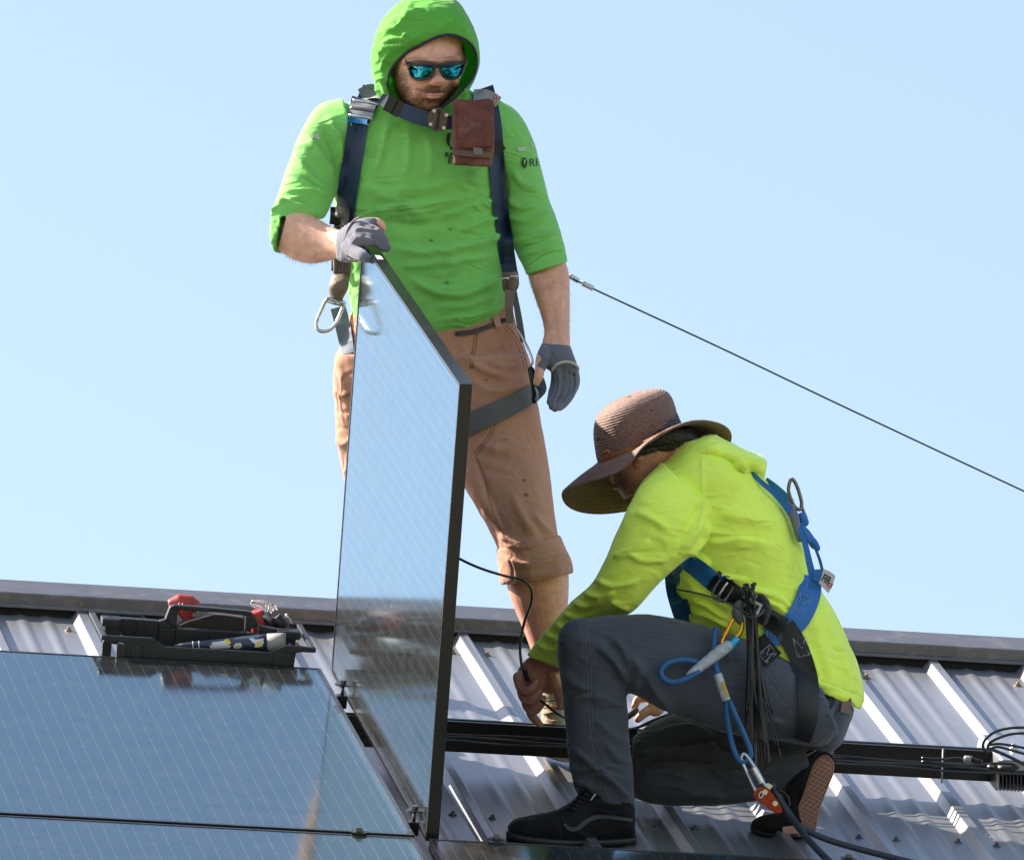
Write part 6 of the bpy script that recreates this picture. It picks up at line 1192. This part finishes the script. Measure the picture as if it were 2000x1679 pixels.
c = rl_(Lu + .055, .345, -.022); b_ = MB(); b_.cyl(c, c + RP(0, 0, .004), .010, 16); b_.cyl(c + RP(0, 0, .004), c + RP(0, 0, .011), .0065, 6); b_.link('bolt', STEEL, iv)
for pts, r_ in (([(2010, 1420, 25.60), (1975, 1421, 25.60), (1945, 1428, 25.60), (1925, 1443, 25.60), (1920, 1458, 25.61), (1928, 1470, 25.62)], .0032), ([(2010, 1431, 25.59), (1975, 1433, 25.59), (1945, 1443, 25.59), (1930, 1455, 25.60), (1934, 1470, 25.62)], .0032), ([(1930, 1455, 25.59), (1950, 1452, 25.58), (1980, 1456, 25.58), (2010, 1462, 25.58)], .0030), ([(1932, 1462, 25.58), (1950, 1458, 25.575), (1980, 1466, 25.57), (2010, 1474, 25.57)], .0030), ([(1932, 1461, 25.57), (1955, 1470, 25.56), (1985, 1484, 25.55), (2010, 1498, 25.55)], .0038), ([(1800, 1480, 25.68), (1840, 1482, 25.67), (1870, 1480, 25.66), (1886, 1484, 25.655)], .0030), ([(1800, 1487, 25.68), (1850, 1492, 25.66), (1900, 1494, 25.64), (1950, 1490, 25.63), (1978, 1492, 25.62), (1990, 1500, 25.62)], .0034)):
    ptube('lead', pts, r_, CABLE, iv)
ptube('connector', [(1884, 1482, 25.655), (1898, 1483, 25.65)], .0085, mat('grey_connector', (.22, .22, .23), .35), iv, k=3, n=12); ptube('connector', [(1898, 1483, 25.65), (1918, 1488, 25.645)], .0058, RUBBER, iv, k=3); ptube('connector', [(1930, 1498, 25.63), (1948, 1500, 25.62)], .0075, RUBBER, iv, k=3); ptube('connector', [(1950, 1500, 25.62), (1985, 1503, 25.61)], .0085, RUBBER, iv, k=3)

# ------------------------------------------------------------------ clamps holding the modules
def clamp(u, v, label):
    r = empty('panel_clamp', RP(u, v, 0), ROOFM); tag(r, label, 'clamp', 'bolted clamps along the panel edges')
    b_ = MB(); b_.box((-.011, -.012, -.028), (.011, .012, .0015)); b_.link('clamp_body', BLACK, r, bev=.001, local=True)
    b_ = MB(); b_.cyl((0, 0, .0015), (0, 0, .024), .0042, 12); b_.link('spacer', DARKSTEEL, r, local=True, smooth=True)
    b_ = MB(); b_.cyl((0, 0, .024), (0, 0, .0265), .0185, 24); b_.cyl((0, 0, .0265), (0, 0, .0285), .012, 18, .009); b_.link('flange', BLACK, r, local=True)
    b_ = MB(); b_.cyl((0, 0, .028), (0, 0, .036), .0075, 6); b_.link('bolt_head', DARKSTEEL, r, local=True)
def low_clamp(u, v, label):
    r = empty('panel_clamp', RP(u, v, 0), ROOFM); tag(r, label, 'clamp', 'bolted clamps along the panel edges')
    b_ = MB(); b_.cyl((0, 0, .0005), (0, 0, .003), .018, 24); b_.cyl((0, 0, .003), (0, 0, .0045), .011, 18); b_.link('flange', BLACK, r, local=True)
    b_ = MB(); b_.cyl((0, 0, .0045), (0, 0, .012), .0075, 6); b_.link('bolt_head', DARKSTEEL, r, local=True)
clamp(.014, .281, 'upper black clamp on the laid panel\'s edge, beside the upright panel')
clamp(.014, 1.515, 'black panel clamp at the foot of the upright panel\'s near corner')
low_clamp(-.122, 1.647, 'low black clamp on the seam between the laid panel and the one below it')
low_clamp(.176, 1.647, 'low black clamp on the panel edge right of the upright panel, before the front shoe')
low_clamp(.945, 1.647, 'low black clamp on the bottom panel edge below the rear shoe')

# ------------------------------------------------------------------ tool tray resting at the top edge of the laid module
TM = Matrix.Translation(Vector(RP(-.466, -.012, -.006))) @ ROOFM @ Matrix.Rotation(math.radians(.3), 4, 'Z')
TSX, TSZ = .90, .66
TSX, TSZ = .90, .66
tt_ = empty('tool_tray', TM.to_translation(), TM.to_3x3().to_4x4()); tag(tt_, 'open black plastic tool tray with a centre handle on the laid panel\'s top edge', 'tool tray')
TW, TD, TH_ = .47, .26, .052
tray_fit = Matrix.Diagonal((TSX, 1, TSZ, 1))
def tl(name, polys, m=PLASTIC, bev=.004):
    b_ = MB()
    for p0, p1, p2 in polys: b_.prism(p0, p1, p2)
    return b_.link(name, m, tt_, bev=bev, local=True)
def xz(pts, y): return [(x_, y, z_) for x_, z_ in pts]
# front and rear walls: high at the ends, low between
wallp = [(.02, -.035), (TW - .02, -.035), (TW - .015, .052), (TW, .056), (TW + .035, .056), (TW + .035, .074), (TW - .005, .078), (TW - .045, .078), (TW - .085, .050), (.12, .050), (.085, .078), (-.005, .078), (-.045, .078), (-.045, .060), (.0, .056), (.015, .052)]
tl('front_wall', [(xz(wallp, 0), (0, 0, 0), (0, .008, 0))]); tl('rear_wall', [(xz([(a, c) for a, c in wallp], TD - .008), (0, 0, 0), (0, .008, 0))])
tl('rim', [(xz([(-.045, .074), (-.03, .078), (-.03, .062), (-.045, .060)], 0), (0, .008, 0), (0, TD - .008, 0))]); tl('rim', [(xz([(TW + .020, .076), (TW + .035, .074), (TW + .035, .058), (TW + .020, .060)], 0), (0, .008, 0), (0, TD - .008, 0))])
b_ = MB(); b_.box((.018, .008, .004), (TW - .018, TD - .008, .009)); b_.link('tray_floor', PLASTIC, tt_, local=True)
for x0_ in (.016, TW - .024): b_ = MB(); b_.box((x0_, .008, .009), (x0_ + .008, TD - .008, .056)); b_.link('end_wall', PLASTIC, tt_, bev=.002, local=True)
for x0_, x1_ in ((-.004, .020), (.035, .060), (TW - .07, TW - .03)): b_ = MB(); b_.box((x0_, -.006, -.150 / TSZ + .012), (x1_, .006, .050)); b_.link('foot', PLASTIC, tt_, bev=.002, local=True); b_ = MB(); b_.box((x0_, TD - .006, -.150 / TSZ + .012), (x1_, TD + .006, .050)); b_.link('foot', PLASTIC, tt_, bev=.002, local=True)
# centre divider with its handle
hp = [(-.02, .010), (-.02, .098), (-.012, .108), (.10, .100), (.125, .104), (.138, .150), (.150, .158), (.345, .150), (.358, .142), (.372, .100), (.40, .094), (TW + .0, .090), (TW + .008, .082), (TW + .008, .010), (.345, .010), (.345, .080), (.335, .136), (.172, .142), (.160, .136), (.160, .086), (.175, .080), (.345, .0795), (.3449, .010)]
ho = [(-.02, .010), (-.02, .096), (-.012, .104), (.06, .102), (.115, .098), (.128, .104), (.140, .150), (.152, .157), (.345, .150), (.357, .142), (.372, .104), (.40, .094), (TW - .01, .090), (TW + .002, .082), (TW + .002, .010)]
b_ = MB(); yb_ = .125
def quadstrip(o_, i_):
    for k in range(len(o_) - 1):
        a, c, d, e = o_[k], o_[k + 1], i_[k + 1], i_[k]; b_.prism([(a[0], yb_, a[1]), (c[0], yb_, c[1]), (d[0], yb_, d[1]), (e[0], yb_, e[1])], (0, 0, 0), (0, .020, 0))
quadstrip([(-.02, .100), (.06, .100), (.118, .098)], [(-.02, .01), (.06, .01), (.118, .01)]); quadstrip([(.118, .098), (.132, .104), (.142, .150), (.153, .157)], [(.118, .072), (.163, .074), (.163, .136), (.170, .141)])
quadstrip([(.153, .157), (.25, .155), (.345, .150)], [(.170, .141), (.25, .140), (.328, .137)]); quadstrip([(.345, .150), (.357, .142), (.374, .102)], [(.328, .137), (.338, .132), (.338, .074)]); quadstrip([(.374, .102), (.42, .093), (TW + .002, .088)], [(.374, .01), (.42, .01), (TW + .002, .01)]); quadstrip([(.118, .072), (.163, .074), (.25, .076), (.338, .074), (.374, .072)], [(.118, .01), (.163, .01), (.25, .01), (.338, .01), (.374, .01)])
b_.link('handle', PLASTIC, tt_, bev=.003, local=True)
b_ = MB(); b_.box((-.03, .115, .070), (.02, .155, .100)); b_.link('end_boss', PLASTIC, tt_, bev=.006, local=True); b_ = MB(); b_.box((TW - .05, .115, .060), (TW + .012, .155, .090)); b_.link('end_boss', PLASTIC, tt_, bev=.006, local=True)
for o_ in list(tt_.children): o_.data.transform(tray_fit)
def tw(x_, y_, z_): return np.array(TM @ Vector((x_ * TSX, y_, z_ * TSZ)))
def tray_tube(name, pts, r, m, par, n=16): 
    V, F = tube_geo([tw(*p) for p in pts], r, n); return link(name, mesh(name, V, F), m, par)
bt = empty('sealant_tube', tw(.25, .06, .03)); tag(bt, 'dark blue squeeze tube with a grey base and worn white stickers lying in the tray', 'tube')
zt5 = float(PX(tw(.25, .055, .03))[2])
def tubept(x_, y_, dz=0.): return W(x_, y_, zt5 + dz)
ax = [(340, 1261), (362, 1260), (384, 1259.5), (396, 1259), (450, 1257), (505, 1254.5), (522, 1254)]; axr = np.array([3, 5.5, 7.5, 8, 12, 15.6, 16.6]) * zt5 / FPX
axp = [tubept(*q) for q in ax]; V, F = tube_geo(axp, axr, 20); link('tube_body', mesh('tube_body', V, F), mat('navy_tube', (.02, .035, .07), .4, bump=.1), bt); tubeT = bvh((V, F))
V, F = tube_geo([tubept(522, 1254), tubept(548, 1253), tubept(558, 1253)], np.array([17, 17.6, 17.2]) * zt5 / FPX, 20); link('tube_base', mesh('tube_base', V, F), mat('brushed_grey', (.22, .215, .22), .7, .1), bt)
for q_, rr3 in ((376, 7.6), (388, 8.6)):
    V, F = tube_geo([tubept(q_, 1259.5), tubept(q_ + 2, 1259.4)], rr3 * zt5 / FPX, 20); link('ring_mark', mesh('ring_mark', V, F), STITCH, bt)
WS = mat('worn_white_sticker', (.55, .57, .62), .6, dirt=(.2, .2, .2), dirt_amt=.5, dirt_scale=80); YS = mat('yellow_print', (.60, .45, .05), .6)
def stick(name, pts, m, off):
    q = np.array(pts, float); c = q.mean(0); fan = []
    for i in range(len(q)):
        a_, b2 = q[i], q[(i + 1) % len(q)]; fan += [[tuple(c), tuple((c + a_) / 2), tuple((c + b2) / 2)], [tuple((c + a_) / 2), tuple(a_), tuple(b2), tuple((c + b2) / 2)]]
    V = []; F = []
    for f_ in fan:
        n_ = len(V); V += [W(p[0], p[1], (hit(tubeT, p[0], p[1]) or zt5 - .01) - off) for p in f_]; F.append(tuple(range(n_, n_ + len(f_))))
    me = mesh(name, V, F); bm = bmesh.new(); bm.from_mesh(me); bmesh.ops.remove_doubles(bm, verts=bm.verts, dist=1e-5); bm.to_mesh(me); bm.free(); link(name, me, m, bt)
stick('sticker', [(409, 1262), (414, 1254), (428, 1252), (440, 1250), (444, 1257), (452, 1261), (448, 1265), (412, 1266)], WS, .0008); stick('sticker', [(438, 1249), (446, 1247), (451, 1254), (447, 1260), (442, 1256)], YS, .0012); stick('sticker', [(455, 1262), (460, 1256), (470, 1255), (473, 1262), (468, 1266), (458, 1266)], WS, .0008); stick('sticker_mark', [(460, 1261), (466, 1258), (469, 1262), (463, 1264)], YS, .0014)
stick('sticker', [(486, 1246), (522, 1241), (524, 1256), (512, 1262), (498, 1264), (492, 1252)], WS, .0008); stick('sticker_mark', [(500, 1254), (510, 1252), (513, 1258), (502, 1261)], YS, .0014)
RED = mat('red_tool_plastic', (.36, .035, .035), .4, bump=.1)
dr = empty('cordless_drill', tw(.22, .20, .06)); tag(dr, 'red cordless tool standing in the tray behind the handle\'s left end', 'power tool')
P, Q = fuse([(np.array(tube_geo([tw(.150, .20, .130), tw(.175, .20, .142), tw(.205, .20, .140), tw(.225, .20, .132)], [.014, .021, .021, .013], 18)[0]), tube_geo([tw(.150, .20, .130), tw(.175, .20, .142), tw(.205, .20, .140), tw(.225, .20, .132)], [.014, .021, .021, .013], 18)[1]),
             (np.array(tube_geo([tw(.190, .20, .130), tw(.195, .20, .09), tw(.20, .195, .03)], [.022, .019, .026], 14)[0]), tube_geo([tw(.190, .20, .130), tw(.195, .20, .09), tw(.20, .195, .03)], [.022, .019, .026], 14)[1])], .003, 2)
link('tool_body', qmesh('tool_body', P, Q), RED, dr); tray_tube('grip', [(.150, .185, .055), (.165, .185, .080), (.178, .185, .10)], .014, mat('grey_grip', (.30, .27, .27), .6), dr)
for k in range(5): tray_tube('vent_rib', [(.172 + .009 * k, .176, .150), (.173 + .009 * k, .170, .135)], .0016, RED, dr, 6)
dr2 = empty('cordless_drill', tw(.38, .2, .06)); tag(dr2, 'red tool with a clear plastic guard standing in the tray behind the handle\'s right end', 'power tool')
P, Q = fuse([(np.array(tube_geo([tw(.375, .2, .130), tw(.382, .2, .10), tw(.39, .2, .04)], [.017, .020, .018], 14)[0]), tube_geo([tw(.375, .2, .130), tw(.382, .2, .10), tw(.39, .2, .04)], [.017, .020, .018], 14)[1])], .003, 2); link('tool_body', qmesh('tool_body', P, Q), RED, dr2)
tray_tube('jaw', [(.395, .19, .125), (.41, .19, .10), (.425, .19, .07)], .012, DARKSTEEL, dr2); tray_tube('blade', [(.45, .19, .128), (.468, .19, .095)], [.003, .002], STEEL, dr2); tray_tube('bit_holder', [(.425, .18, .115), (.445, .18, .09), (.45, .18, .06)], .013, RUBBER, dr2)
def guard(): 
    m, nt, b = M_('clear_guard'); b.inputs['Transmission Weight'].default_value = .8; b.inputs['Roughness'].default_value = .15; b.inputs['Base Color'].default_value = (.85, .75, .72, 1); return m
gp = guard(); 
for pts in ([(.360, .19, .163), (.385, .19, .168), (.415, .19, .158), (.425, .19, .140)], [(.360, .19, .163), (.362, .19, .152), (.390, .19, .142), (.415, .19, .130)], [(.398, .19, .165), (.402, .19, .138)], [(.412, .19, .16), (.414, .19, .132)]): tray_tube('clear_guard', pts, .0042, gp, dr2, 8)
mb = empty('mesh_pouch', tw(.26, .18, .06)); tag(mb, 'black mesh pouch in the tray, seen through the handle opening', 'pouch')
b_ = MB(); b_.prism([tw(.175, .17, .070), tw(.20, .17, .090), tw(.255, .17, .118), tw(.29, .17, .118), tw(.34, .17, .112), tw(.345, .17, .030), (tw(.175, .17, .03))], (0, 0, 0), tw(0, .025, 0) - tw(0, 0, 0)); b_.link('mesh_cloth', mat('black_mesh', (.03, .028, .03), .6, bump=1., bscale=250), mb, bev=.002)
tray_tube('pouch_seam', [(.175, .168, .072), (.20, .168, .090), (.235, .168, .106), (.262, .168, .119)], .0022, mat('pale_piping', (.35, .28, .27), .6), mb, 6)
